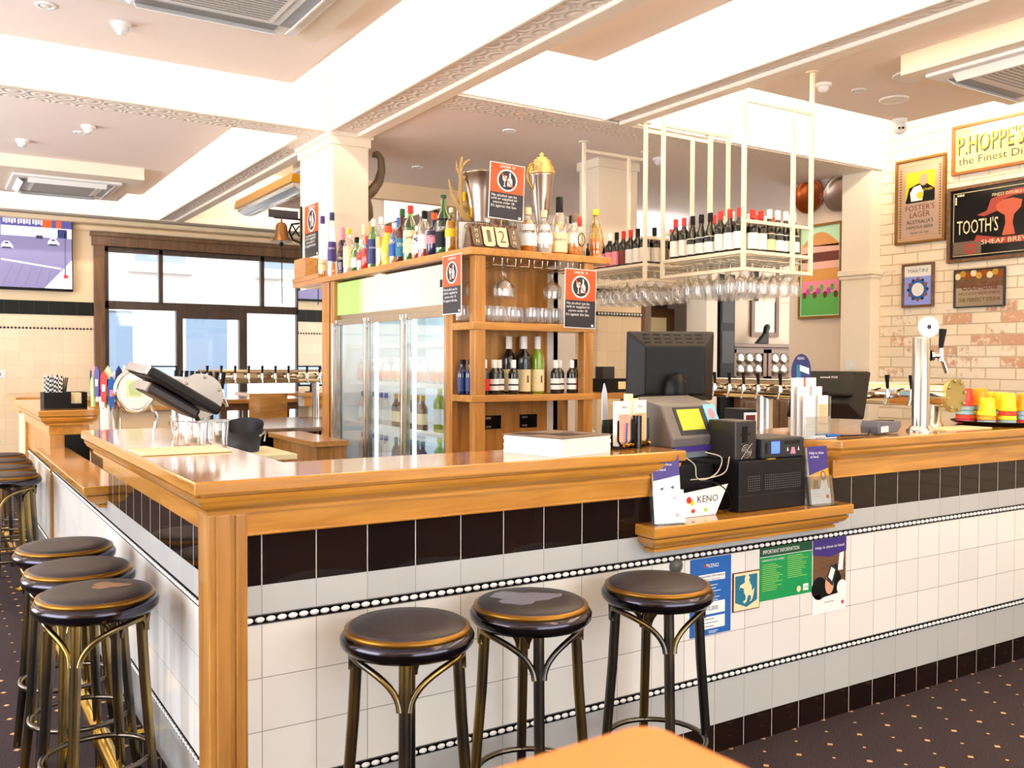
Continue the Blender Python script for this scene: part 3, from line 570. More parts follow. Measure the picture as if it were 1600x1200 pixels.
for i in range(3):
    y0 = F0+i*DW+.004; y1 = F0+(i+1)*DW-.004; e = .035
    m = MB().box(FX-.03, FX, y0, y0+e, .12, 1.69).box(FX-.03, FX, y1-e, y1, .12, 1.69).box(FX-.03, FX, y0+e, y1-e, 1.655, 1.69).box(FX-.03, FX, y0+e, y1-e, .12, .16)
    d = m.build('door', 'steel', fr, True, .003); g_ = MB().box(FX-.018, FX-.012, y0+e, y1-e, .16, 1.655).build('glass', 'fridge_glass', d); g_.location = (0, 0, 0)
    for v in g_.data.vertices: v.co -= Vector(ORG[fr.name])
    h_ = MB().box(FX-.055, FX-.04, y1-.03, y1-.005, .5, 1.67).box(FX-.05, FX-.03, y1-.025, y1-.01, .52, .55).box(FX-.05, FX-.03, y1-.025, y1-.01, 1.62, 1.65).build('handle', 'steel', d, bevel=.004)
    for v in h_.data.vertices: v.co -= Vector(ORG[fr.name])

# ================================================================== BOTTLES
WINE = [(0, .004), (.034, .0), (.037, .006), (.0375, .18), (.033, .20), (.018, .222), (.0145, .24), (.0145, .298), (.001, .30)]
BURG = [(0, .004), (.036, .0), (.0395, .006), (.0395, .13), (.034, .165), (.020, .205), (.015, .235), (.0145, .298), (.001, .30)]
SPIR = [(0, .004), (.036, .0), (.039, .006), (.039, .18), (.034, .205), (.016, .235), (.014, .26), (.014, .298), (.001, .30)]
SQR = [(0, .003), (.037, 0), (.041, .006), (.041, .17), (.036, .19), (.015, .205), (.014, .298), (.001, .30)]
TALL = [(0, .003), (.024, 0), (.026, .006), (.024, .12), (.018, .2), (.012, .25), (.011, .298), (.001, .30)]
RND = [(0, .003), (.04, 0), (.048, .012), (.05, .07), (.05, .14), (.042, .185), (.018, .225), (.016, .298), (.001, .30)]
SHAKE = [(0, .003), (.034, 0), (.036, .01), (.03, .03), (.036, .05), (.04, .12), (.028, .18), (.032, .2), (.016, .23), (.014, .298), (.001, .30)]
def prof(p, h, r=1): k = h/.3; return [(max(a*r, .0005), b*k) for a, b in p]
def ring_at(p, z):
    for (a, b), (c, d) in zip(p, p[1:]):
        if b <= z <= d: return a+(c-a)*((z-b)/max(d-b, 1e-6))
    return p[-1][0]
def bottle(label, loc, pr, h, body, cap, lab=None, lz=(.25, .55), r=1, capz=.86, fill=None, liq=None, text=None, lab2=None, group=None, nm='spirit_bottle', rz=0, n=18, ltext='charcoal', band=None):
    t = thing(nm, label, 'bottle', loc, rz, group); p = prof(pr, h, r)
    cz = capz*h
    bp = [x for x in p if x[1] < cz]+[(ring_at(p, cz), cz)]
    MB().lathe(bp, n).build('glass_body', body, t)
    if liq:
        lz1 = fill*h; lp = [(max(a-.0022, .0005), max(b, .004)) for a, b in bp if b < lz1]+[(max(ring_at(p, lz1)-.0022, .0005), lz1), (.0005, lz1)]
        MB().lathe(lp, n).build('liquid', liq, t)
    rc = ring_at(p, cz)+.0022
    MB().lathe([(rc, cz), (rc, h-.002), (rc-.002, h), (.0005, h)], 14).build('cap', cap, t)
    if lab:
        z0, z1 = lz[0]*h, lz[1]*h; m = MB(); ks = [z0, z0+(z1-z0)*.5, z1]
        def sl(z0, z1, mi, d):
            pr_ = [(ring_at(p, z)+d, z) for z in (z0, (z0+z1)/2, z1)]; m.lathe(pr_, n, m=mi); m.f = m.f[:-2]; m.m = m.m[:-2]; m.s = m.s[:-2]
        sl(z0, z1, 0, .0006)
        if band: sl(z0+(z1-z0)*band[0], z0+(z1-z0)*band[1], 2, .0009)
        if text:
            R_ = ring_at(p, (z0+z1)/2)+.0012
            for k, (ang) in enumerate((0,)):
                T = Matrix.Rotation(-PI/2-rz+.0, 4, 'Z') if False else None
            mm = MB(); mm.text(text, R_*1.5, Matrix.Identity(4), 1, maxh=(z1-z0)*.35); 
            mm.v = [(R_*math.sin(x/R_), -R_*math.cos(x/R_), y+(z0+z1)/2+(z1-z0)*.15) for x, y, _ in mm.v]
            # turn the lettering towards the customers' corner of the bar
            c_, s_ = math.cos(-.5-rz), math.sin(-.5-rz); mm.v = [(x*c_-y*s_, x*s_+y*c_, z) for x, y, z in mm.v]
            m.add(mm.v, mm.f, 1)
        m.build('label', [lab, ltext, band[2] if band else 'gold'], t)
    return t
Z = 2.0
G = 'spirit bottles on top of the back bar'
sp = [  # label, (x,y), profile, h, body, cap, labelmat, lz, r, capz, fill, liquid, text
 ('slim clear bottle with purple cap and peach liqueur, first from the column', (1.81, 3.95), TALL, .45, 'glass', 'purple', 'cream_print', (.12, .3), 1.25, .88, .2, 'liq_orange', 'SAND'),
 ('slim clear bottle with navy cap and violet label over orange liqueur', (1.83, 3.82), TALL, .46, 'glass', 'navy', 'purple', (.25, .55), 1.3, .88, .22, 'liq_orange', 'SAND'),
 ('dark purple liqueur bottle with pinkish cap and black label', (1.83, 3.63), SHAKE, .33, 'liq_purple', 'pink', 'black', (.1, .5), .9, .74, None, None, 'VILLA'),
 ('clear bottle with floral cream label and yellow cap', (1.83, 3.515), SPIR, .31, 'glass', 'yellow', 'cream_print', (.15, .6), .95, .88, .5, 'liq_clear', None),
 ('short green bottle with dark cap behind the floral clear one', (1.84, 3.40), SQR, .24, 'glass_green', 'black', 'white', (.15, .65), .95, .85, .8, 'liq_green', None),
 ('small clear bottle with red and white label, cap hidden low', (1.83, 3.30), SPIR, .21, 'glass', 'white', 'red', (.35, .6), .8, .85, .5, 'liq_clear', '2'),
 ('short red and blue bottle with red cap', (1.83, 3.20), SQR, .225, 'liq_red', 'red', 'navy', (.5, .75), 1, .86, None, None, 'RUM'),
 ('green glass bottle with blue and red vodka label and white cap', (1.83, 3.10), SPIR, .317, 'glass_green', 'white', 'navy', (.1, .6), 1.05, .86, .7, 'liq_clear', 'VODKA'),
 ('tall clear bottle with white cap and yellowish spirit', (1.83, 2.985), SPIR, .32, 'glass', 'white', None, (.1, .5), .95, .86, .6, 'liq_gold', None),
 ('squat carved gold bottle with red-orange cap', (1.83, 2.89), SHAKE, .25, 'liq_yellow', 'orange', None, (.2, .5), 1.1, .84, None, None, None),
 ('blue and white striped label bottle with white cap', (1.83, 2.79), SPIR, .26, 'glass', 'white', 'blue', (.2, .75), .9, .86, .4, 'liq_orange', 'RUM'),
 ('dark green herbal liqueur bottle with green cap and teal label', (1.83, 2.68), SQR, .33, 'liq_brown', 'green_dark', 'teal', (.12, .45), 1, .86, None, None, 'STAR'),
 ('green whiskey bottle with red cap and cream label', (1.83, 2.57), SPIR, .334, 'glass_green', 'red', 'cream_print', (.15, .55), 1.1, .86, .6, 'liq_gold', 'JAMES'),
 ('small clear bottle with white and maroon label', (1.83, 2.475), SPIR, .2, 'glass', 'white', 'white', (.2, .75), .9, .85, .4, 'liq_red', 'S'),
 ('clear rum bottle with white label and a red base, black cap', (1.83, 2.385), SPIR, .277, 'glass', 'black', 'white', (.2, .5), 1, .84, .2, 'liq_red', None),
 ('dark orange-capped bottle with purple and pale label', (1.83, 2.265), SQR, .25, 'liq_navy', 'orange', 'pink', (.3, .6), 1.05, .84, None, None, 'GIN'),
 ('large bright green bottle with black label, tall neck', (1.83, 2.155), RND, .335, 'glass_green', 'green_dark', 'black', (.12, .6), .92, .95, .6, 'liq_green', 'SUPER'),
 ('clear yellow liqueur bottle with pale cap beside the big green bottle', (1.83, 2.06), SPIR, .25, 'glass_yellow', 'cream_print', 'yellow', (.35, .7), .95, .9, .6, 'liq_gold', None),
 ('tall clear bottle with bright yellow cap at the shelf corner', (1.85, 1.975), SPIR, .325, 'glass_yellow', 'yellow', None, (.3, .5), 1, .84, .25, 'liq_yellow', None),
 ('tall dark-capped bottle behind the purple one', (1.94, 3.97), SPIR, .33, 'glass', 'liq_orange', None, (.1, .3), .9, .86, .3, 'liq_orange', None),
 ('back row bottle with yellow and white cap', (1.93, 3.48), SPIR, .337, 'glass', 'cream_print', None, (.1, .3), .95, .8, .5, 'liq_clear', None),
 ('back row bottle with pale gold cap', (1.93, 3.36), SPIR, .34, 'glass', 'gold', 'white', (.2, .5), .95, .8, .5, 'liq_clear', None),
 ('back row bottle with red and gold cap', (1.94, 3.06), SPIR, .285, 'glass', 'red', 'white', (.2, .5), 1, .8, .5, 'liq_gold', None),
 ('back row bottle with bright blue cap', (1.94, 2.95), SPIR, .32, 'glass', 'blue', 'blue', (.2, .6), 1, .78, .4, 'liq_clear', None),
 ('back row tall clear bottle with silver top', (1.94, 2.63), SPIR, .325, 'glass', 'white', 'white', (.3, .55), 1.1, .88, .4, 'liq_clear', None),
 ('back row bottle with black cap beside the red-based rum', (1.94, 2.45), SPIR, .30, 'glass', 'black', 'white', (.3, .6), 1, .8, .4, 'liq_clear', None),
]
for (lab, (x, y), pr, h, body, cap, lm, lz, r, cz, fl, lq, tx) in sp:
    bottle(lab, (x, y, Z), pr, h, body, cap, lm, lz, r, cz, fl, lq, tx, group=G, rz=0, ltext='white' if lm in ('navy', 'purple', 'black', 'teal', 'red', 'blue') else 'charcoal')
fx = [
 ('amber whiskey decanter bottle with wide white label, left of two', (2.157, 1.80), RND, .246, 'glass', 'cream_print', 'white', (.15, .62), 1.0, .84, .72, 'liq_amber', 'ARCHIE'),
 ('amber whiskey decanter bottle with wide white label, right of two', (2.263, 1.80), RND, .24, 'glass', 'cream_print', 'white', (.22, .66), .95, .84, .5, 'liq_clear', 'ARCHIE'),
 ('tall clear brandy bottle with black neck and cream label', (2.366, 1.80), RND, .323, 'glass', 'black', 'cream_print', (.05, .38), .92, .74, .35, 'liq_amber', 'Ambre'),
 ('clear bottle with a black horseshoe ring on its front', (2.463, 1.79), SQR, .235, 'glass', 'taupe', None, (.1, .4), 1.15, .82, .3, 'liq_amber', None),
 ('amber tequila bottle with yellow cap near the shelf end', (2.62, 1.80), SHAKE, .277, 'glass_yellow', 'yellow', None, (.1, .4), 1.1, .88, .4, 'liq_orange', None),
 ('small gold-capped bottle behind the horseshoe bottle', (2.43, 1.90), SPIR, .20, 'glass', 'yellow', 'cream_print', (.1, .6), .8, .8, .4, 'liq_gold', None),
 ('clear bottle with black cap behind the horseshoe bottle', (2.53, 1.91), SPIR, .25, 'glass', 'black', 'white', (.2, .6), .9, .82, .4, 'liq_clear', None),
 ('red-capped bottle behind the amber tequila bottle', (2.59, 1.92), SPIR, .25, 'glass', 'red', 'cream_print', (.2, .6), .9, .78, .4, 'liq_gold', None),
 ('tiny black bottle at the very end of the top board', (2.645, 1.90), SPIR, .10, 'black_gloss', 'black', None, (.2, .6), .4, .8, None, None, None)]
for (lab, (x, y), pr, h, body, cap, lm, lz, r, cz, fl, lq, tx) in fx:
    b_ = bottle(lab, (x, y, Z), pr, h, body, cap, lm, lz, r, cz, fl, lq, tx, group=G)
    if 'ring on' in lab:
        MB().tube([(.022*math.cos(a_)+.012, -.05, .09+.036*math.sin(a_)) for a_ in [2*PI*i/16 for i in range(16)]], .0025, 6, closed=True).build('ring', 'black', b_)
# bottles on the open shelf
Z = 1.237; G = 'small wine bottles on the open shelf'
k = 0
sm = [(1.785, 1.86, 'navy'), (1.80, 1.80, 'navy'), (1.815, 1.895, 'navy'), (1.83, 1.84, 'navy')]
for i, (x, y, c_) in enumerate(sm): bottle('small dark blue bottle on the left of the open shelf', (x, y, Z), WINE, .185, 'liq_navy', 'black', 'navy', (.1, .5), .68, .86, text=None, group='dark blue mixer bottles', nm='wine_bottle')
for i, (x, y, h, lm) in enumerate([(1.885, 1.80, .185, 'red'), (1.947, 1.80, .185, 'white'), (2.003, 1.84, .185, 'white'), (2.062, 1.79, .185, 'white'), (2.345, 1.80, .185, 'white'), (2.40, 1.84, .185, 'white'), (2.455, 1.80, .185, 'white'), (2.53, 1.87, .19, 'red')]):
    bottle('piccolo wine bottle on the open shelf, %s from the left of the white-capped row' % ORD[i], (x, y, Z), WINE, h, 'wine_glass_dark', 'black' if i == 7 else 'white', lm, (.12, .45), .74, .76, group=G, nm='wine_bottle', text=None, band=(.4, .55, 'charcoal') if lm == 'white' else None)
for i, (x, y, b_) in enumerate([(2.115, 1.92, 'wine_glass_dark'), (2.175, 1.86, 'wine_glass_dark'), (2.21, 1.93, 'wine_glass_dark'), (2.265, 1.86, 'liq_wine_green')]):
    lab = ['tall dark wine bottle at the back left of the open shelf', 'tall dark wine bottle with cream label, centre of the open shelf', 'tall wine bottle at the back centre of the open shelf', 'tall green wine bottle with cream label on the open shelf'][i]
    w_ = bottle(lab, (x, y, Z), WINE, .315, b_, 'paint_white', 'cream_print', (.04, .42), 1, .78, group=G, nm='wine_bottle')
    if i in (1, 3): MB().box(-.004, .004, -.0405, -.0395, .06, .09).ball((0, -.04, .095), .005, 6, 4).build('figure_motif', 'brown_x', w_)
# tumblers on the shelf, glasses hanging below the top
def tumbler(label, loc, group, h=.09, r=.036):
    t = thing('tumbler', label, 'glass', loc, 0, group)
    MB().lathe([(.001, .004), (r*.7, .0), (r*.98, .03), (r, .06), (r*.92, h)], 16).build('bowl', 'glass', t); m = MB()
    for i in range(16): a_ = 2*PI*i/16; m.tube([(r*.98*math.cos(a_), r*.98*math.sin(a_), .012), (r*1.01*math.cos(a_), r*1.01*math.sin(a_), .055), (r*.93*math.cos(a_), r*.93*math.sin(a_), h*.95)], .0012, 4)
    m.build('ribs', 'acrylic', t); return t
G = 'tumblers on the top oak shelf'
t0 = None
for i, (x, y) in enumerate([(1.79, 1.86), (1.90, 1.80), (1.975, 1.80), (2.05, 1.80), (2.125, 1.86), (2.19, 1.80), (2.265, 1.80), (2.34, 1.80), (2.01, 1.89), (2.23, 1.90), (2.42, 1.85)]):
    lab = 'clear ribbed tumbler standing on the upper oak shelf'
    t0 = dup(t0, (x, y, 1.617), 0, lab, G) if t0 else tumbler(lab, (x, y, 1.617), G)
def stem(label, loc, group, kind='wine'):
    t = thing('wine_glass', label, 'glass', loc, 0, group)
    if kind == 'wine': p = [(.001, 0), (.033, -.001), (.033, -.003), (.005, -.008), (.0035, -.02), (.0035, -.075), (.012, -.088), (.030, -.110), (.036, -.135), (.035, -.175), (.030, -.205)]
    else: p = [(.001, 0), (.035, -.001), (.035, -.003), (.005, -.008), (.004, -.06), (.018, -.075), (.05, -.10), (.053, -.13), (.05, -.165)]
    MB().lathe(p, 16).build('bowl', 'glass', t); t.children[0].data.polygons
    m = MB(); pr_ = p[-1]; m.lathe([(pr_[0]-.001, pr_[1]), (pr_[0]+.0012, pr_[1]-.001), (pr_[0], pr_[1]-.002)], 16); m.f = m.f[:-2]; m.m = m.m[:-2]; m.s = m.s[:-2]
    m.build('rim', 'glass', t); return t
t0 = None
for x, y in ((1.865, 1.87), (1.985, 1.78), (2.04, 1.85), (2.08, 1.90), (2.32, 1.80)):
    lab = 'stemmed cocktail glass hanging upside down under the oak top board'
    t0 = dup(t0, (x, y, 1.925), 0, lab, 'hanging glasses in the oak unit') if t0 else stem(lab, (x, y, 1.925), 'hanging glasses in the oak unit', 'c')
# fridge contents
def simple_set(nm, lab, grp, pos, pr, h, body, cap, lm, r=1, lz=(.2, .5)):
    f_ = None
    for p_ in pos:
        f_ = dup(f_, p_, 0, lab, grp) if f_ else bottle(lab, p_, pr, h, body, cap, lm, lz, r, .85, group=grp, nm=nm, n=12)
simple_set('wine_bottle', 'green wine bottle on the upper shelf of the right fridge door', 'green wine bottles in the fridge', [(FX+.14, F0+.10+i*.1, .984) for i in range(4)], WINE, .30, 'liq_wine_green', 'lime', 'white')
simple_set('wine_bottle', 'clear wine bottle on the lower shelf of the right fridge door', 'lower wine bottles in the fridge', [(FX+.14, F0+.10+i*.1, .704) for i in range(4)], WINE, .27, 'glass_green', 'lime', 'white')
simple_set('beer_bottle', 'brown beer bottle behind the middle fridge door, middle shelf', 'beer bottles in the fridge', [(FX+.14, F0+.62+i*.075, .984) for i in range(6)], SPIR, .22, 'beer_brown', 'gold', 'cream_print', .8)
simple_set('beer_bottle', 'dark beer bottle with teal label behind the middle fridge door', 'lower beer bottles in the fridge', [(FX+.14, F0+.62+i*.075, .704) for i in range(6)], SPIR, .22, 'liq_navy', 'teal', 'teal', .8)
simple_set('beer_bottle', 'pale bottle behind the left fridge door', 'pale bottles in the left fridge door', [(FX+.14, F0+1.15+i*.075, z) for z in (.704, .984) for i in range(6)], SPIR, .22, 'liq_clear', 'blue', 'white', .8)
simple_set('drink_can', 'pale drink bottle on the upper fridge shelf', 'pale drinks on the upper fridge shelf', [(FX+.14, F0+.1+i*.075, 1.264) for i in range(20) if not (5.4 < i < 6.6 or 12.6 < i < 14)], SPIR, .17, 'liq_clear', 'white', 'paper_pink', .8)
# ================================================================== SIGNS AND ORNAMENTS ON THE BACK BAR
def under18(m, T, w, h, s=1):
    q(m, T, -w/2+.004, w/2-.004, h*.47, h-.004, 1, .0002); q(m, T, -w/2+.004, w/2-.004, .004, h*.47, 2, .0002)
    txt(m, T, 'UNDER 18', 0, h*.94, w*.42, 0, .0005); disc(m, T, 0, h*.70, w*.29, 0, .0004); disc(m, T, 0, h*.70, w*.25, 2, .0006)
    cx, cy, k = 0, h*.70, w*.25
    pg(m, T, [(cx-k*.55, cy+k*.45), (cx-k*.05, cy+k*.45), (cx-k*.1, cy+k*.0), (cx-k*.26, cy-k*.12), (cx-k*.26, cy-k*.6), (cx-k*.1, cy-k*.68), (cx-k*.5, cy-k*.68), (cx-k*.34, cy-k*.6), (cx-k*.34, cy-k*.12), (cx-k*.5, cy)], 0, .0008)
    pg(m, T, [(cx+k*.22, cy+k*.8), (cx+k*.38, cy+k*.8), (cx+k*.38, cy+k*.35), (cx+k*.58, cy+k*.05), (cx+k*.58, cy-k*.6), (cx+k*.02, cy-k*.6), (cx+k*.02, cy+k*.05), (cx+k*.22, cy+k*.35)], 0, .0008)
    c, s_ = math.cos(-.8), math.sin(-.8); pg(m, T, [(cx+a*c-b*s_, cy+a*s_+b*c) for a, b in ((-k*1.05, -k*.07), (k*1.05, -k*.07), (k*1.05, k*.07), (-k*1.05, k*.07))], 1, .001)
    for i, s in enumerate(('No alcohol can be', 'sold or supplied to', 'anyone under 18.', "It's against the law.")): txt(m, T, s, -w*.07, h*(.42-.065*i), w*(.72, .74, .62, .74)[i], 0, .0006)
    q(m, T, w*.36, w*.43, h*.03, h*.07, 0, .0005)
def sign18(label, loc, w, h, rot):
    t = thing('age_sign', label, 'sign', loc); t.rotation_euler = rot
    MB().box(-w/2, w/2, 0, .003, 0, h).build('board', 'white', t); m = MB(); under18(m, face_front(0, -.0004, 0), w, h); m.build('print', ['white', 'orange', 'sign_dark'], t); return t
sign18('red and black under 18 sign standing on the back bar beside the trophy cup', (2.0, 1.775, 2.165), .205, .30, (-.05, .06, -.12))
sign18('red and black under 18 sign hanging on the right post of the oak shelves', (2.445, 1.712, 1.598), .215, .325, (0, .02, 0))
sign18('under 18 sign fixed at the corner of the fridge header', (1.742, 1.897, 1.662), .205, .312, (0, 0, -PI/2))
sign18('under 18 sign on the white column beside the brass bell', (1.856, 4.30, 2.19), .30, .40, (0, 0, -PI/2))
st_ = thing('sign_stand', 'slim clear stand holding up the under 18 sign', 'stand', (1.985, 1.80, 2.0)); MB().tube([(0, .0, 0), (0, -.01, .30)], .004, 6).box(-.05, .05, -.02, .03, 0, .004).build('stand', 'acrylic', st_)
# perpetual calendar
t = thing('desk_calendar', 'flip desk calendar showing MON 12 JUN on the back bar corner', 'calendar', (1.92, 1.765, 2.0), -.12); t.scale = (1.25, 1.1, 1.35)
m = MB(); m.add([(-.115, -.03, 0), (.115, -.03, 0), (.115, .02, .10), (-.115, .02, .10), (-.115, .07, 0), (.115, .07, 0)], [(0, 1, 2, 3), (3, 2, 5, 4), (0, 3, 4), (1, 5, 2), (0, 4, 5, 1)]); m.build('easel', 'brown_x', t)
for i, (s, x, w, c_) in enumerate((('MON', -.085, .042, 'taupe'), ('1', -.030, .052, 'cream_print'), ('2', .030, .052, 'cream_print'), ('JUN', .085, .042, 'taupe'))):
    T = Matrix.Translation((x, -.038, .008)) @ Matrix.Rotation(-.46, 4, 'X') @ face_front(0, 0, 0)
    m = MB().prism([(-w/2, .01), (-w/2+.01, 0), (w/2-.01, 0), (w/2, .01), (w/2, .088), (-w/2, .088)], 0, .002, T=T)
    if len(s) == 1: m.text(s, w*(.55 if s == '2' else .32), T @ Matrix.Translation((0, .045, .0025)), 1, h=.055)
    else:
        for k, ch in enumerate(s): m.text(ch, .013, T @ Matrix.Translation((0, .068-.024*k, .0025)), 1, h=.016)
    m.build('card', [c_, 'cream_print' if c_ == 'taupe' else 'taupe'], t)
    for k in (-1, 1): MB().tube([(x+k*w*.28, -.006+.012*math.cos(a_), .098+.012*math.sin(a_)) for a_ in [2*PI*j/12 for j in range(12)]], .0012, 5, closed=True).build('ring', 'black', t)
t = thing('framed_card', 'small framed handwritten card behind the calendar', 'picture', (1.86, 1.86, 2.0), -.1)
MB().box(-.10, .09, 0, .012, 0, .006).box(-.10, .09, 0, .012, .149, .155).box(-.10, -.094, 0, .012, 0, .155).box(.084, .09, 0, .012, 0, .155).build('frame', 'brown_x', t); m = MB().box(-.094, .084, .004, .008, .006, .149); m.text('Over', .08, face_front(-.02, .0035, .125), 1, h=.03); m.build('card', ['paper', 'charcoal'], t)
# antler-handled bucket
t = thing('trophy_bucket', 'silver champagne bucket with two antler handles on the back bar', 'bucket', (1.965, 1.95, 2.0))
MB().lathe([(.001, .0), (.06, 0), (.065, .01), (.07, .10), (.085, .20), (.102, .32), (.118, .42), (.124, .425), (.122, .432), (.112, .43), (.07, .12), (.001, .1)], 36).build('bowl', 'pewter', t)
for s in (-1, 1):
    m = MB()
    m.tube([(s*.085, 0, .17), (s*.11, -.01, .175), (s*.15, -.01, .22), (s*.19, 0, .30), (s*.21, 0, .36), (s*.215, .0, .38)], [.012, .018, .014, .010, .006, .002], 8)
    m.tube([(s*.145, -.01, .21), (s*.145, 0, .30), (s*.14, 0, .38), (s*.145, 0, .44), (s*.135, 0, .50), (s*.13, 0, .51)], [.014, .012, .011, .010, .006, .002], 8)
    m.tube([(s*.14, 0, .40), (s*.165, .0, .44), (s*.17, 0, .48)], [.008, .006, .002], 8)
    m.tube([(s*.145, 0, .43), (s*.12, 0, .475), (s*.09, 0, .495), (s*.07, 0, .485)], [.008, .007, .006, .002], 8)
    m.tube([(s*.143, 0, .35), (s*.12, 0, .395), (s*.10, 0, .41)], [.009, .007, .006], 8)
    m.build('antler_handle', mat('antler', 'a8864e', .5), t)
t = thing('trophy_cup', 'tall silver trophy cup with a domed gold lid on the back bar', 'trophy', (2.355, 1.96, 2.0))
MB().lathe([(.001, 0), (.045, 0), (.045, .012), (.012, .03), (.012, .10), (.022, .14), (.05, .30), (.068, .46), (.072, .47), (.068, .475)], 30).build('cup', 'pewter', t)
MB().lathe([(.074, .472), (.078, .485), (.068, .50), (.072, .508), (.056, .525), (.064, .531), (.046, .543), (.052, .551), (.030, .560), (.034, .567), (.012, .574), (.010, .58), (.016, .588), (.001, .60)], 30).build('lid', mat('pale_gold', 'c2a468', .35, .9), t)
MB().tube([(-.06, 0, .38), (-.09, 0, .42), (-.10, 0, .47), (-.08, 0, .52), (-.06, 0, .53), (-.05, 0, .515)], .006, 8).build('handle', 'gold', t)
# horn behind the column
t = thing('animal_horn', 'dark ridged curved horn mounted beside the white column', 'horn', (2.14, 3.99, 2.5))
m = MB(); pts = [(.0, 0, .12), (.06, -.02, .17), (.11, -.03, .24), (.135, -.03, .33), (.13, -.03, .41), (.105, -.02, .455), (.085, -.01, .45), (.085, 0, .42)]
pp = []; rr = []
for i in range(len(pts)-1):
    for k in range(6): f_ = k/6; pp.append([pts[i][j]*(1-f_)+pts[i+1][j]*f_ for j in range(3)]); rr.append((.042-.030*(i+f_)/7)*(1+.07*(k % 2)))
m.tube(pp, rr, 10).tube([(0, 0, .12), (.03, 0, .04), (.045, 0, -.02), (.04, 0, -.05)], [.05, .045, .035, .012], 10).build('horn', mat('horn', '6b5540', .5), t)
MB().box(-.001, .012, -.05, .05, 0, .16).build('mount', 'brown_z', t)
# bell and bracket
t = thing('wall_bell', 'brass bell with pull cord on a black scroll bracket on the column', 'bell', (1.858, 4.52, 2.2))
MB().box(-.012, .0, -.012, .012, 0, .40).tube([(0, 0, .30), (-.22, 0, .30)], .008, 6).tube([(-.01, 0, .12), (-.07, 0, .14), (-.10, 0, .20), (-.08, 0, .26), (-.02, 0, .27)], .008, 6).tube([(-.02, 0, .17), (-.08, 0, .26)], .006, 6).tube([(-.02, 0, .25), (-.08, 0, .17)], .006, 6).build('bracket', 'black', t)
MB().lathe([(.085, .12), (.080, .128), (.055, .155), (.045, .20), (.043, .24), (.03, .262), (.001, .27)], 24, (-.16, 0, 0)).tube([(-.16, 0, .265), (-.16, 0, .30)], .008, 6).build('bell', mat('bronze', '7a5a38', .35, 1), t)
MB().tube([(-.16, 0, .2), (-.16, 0, .06)], .004, 6).ball((-.16, 0, .10), .017).tube([(-.16, 0, .06), (-.155, 0, -.35)], .004, 6).build('clapper_cord', 'black', t)
MB().box(-.26, -.03, -.006, .006, .30, .36).build('plate', 'sign_dark', t)

# ================================================================== HANGING RACKS WITH WINE AND GLASSES
def rack(label, x0, x1, y0, y1, z0, ztops, dx=0):
    t = thing('bottle_rack', label, 'rack', ((x0+x1)/2, (y0+y1)/2, z0)); s = .011
    def post(x, y, zt, z=z0): MB().box(x-s, x+s, y-s, y+s, z, zt).cyl((x, y, zt-.006), (x, y, zt), .04, n=16).build('post', 'rack_cream', t, True)
    for (x, y), zt in zip(((x0, y0), (x1, y0), (x0, y1), (x1, y1)), ztops): post(x, y, zt)
    def rail(a, b, z): MB().box(a[0]-s*.8, b[0]+s*.8, a[1]-s*.8, b[1]+s*.8, z-.010, z+.010).build('rail', 'rack_cream', t, True)
    for z in (z0+.012, z0+.115, z0+.30): rail((x0, y0), (x1, y0), z); rail((x0, y1), (x1, y1), z)
    for z in (z0+.012, z0+.115): rail((x0, y0), (x0, y1), z); rail((x1, y0), (x1, y1), z)
    zt = z0+1.02
    rail((x0, y0), (x1, y0), zt); rail((x0, y1), (x1, y1), zt)
    xm = x0+(x1-x0)*.72
    for y in (y0, y1): MB().box(xm-s, xm+s, y-s, y+s, z0, zt).build('upright', 'rack_cream', t, True)
    m = MB(); n = int((y1-y0)/.016)
    for i in range(n): y = y0+(y1-y0)*(i+.5)/n; m.box(x0, x1, y-.0018, y+.0018, z0+.105, z0+.110)
    for i in range(7): x = x0+(x1-x0)*(i+.5)/7; m.box(x-.003, x+.003, y0, y1, z0+.099, z0+.105)
    m.build('mesh_shelf', 'rack_cream', t, True)
    m = MB(); n = int((y1-y0)/.095)
    for i in range(n):
        y = y0+.03+i*.095
        for yy in (y, y+.06): m.tube([(x0, yy, z0+.10), (x0-.0, yy, z0+.075), (x1, yy, z0+.075), (x1, yy, z0+.10)], .0028, 5)
    m.build('glass_hangers', 'rack_cream', t, True); return t
R1 = (3.55, 4.15, 1.56, 2.28); R2 = (3.55, 4.15, 2.46, 3.16)
rack('cream steel hanging rack nearest the camera, full of wine bottles', *R1, 1.965, (ZC, ZP, ZC, ZC))
rack('cream steel hanging rack farther back, beside the oak shelves', *R2, 1.965, (ZB-.012, ZB-.012, ZB, ZB))
zs = 1.965+.111
def wb(lab, x, y, cap, lm, pr=WINE, h=.285, lz=(.12, .48), band=None): return bottle(lab, (x, y, zs), pr, h, 'wine_glass_dark', cap, lm, lz, 1, .80, nm='wine_bottle', group='wine bottles on the hanging racks', band=band, n=16)
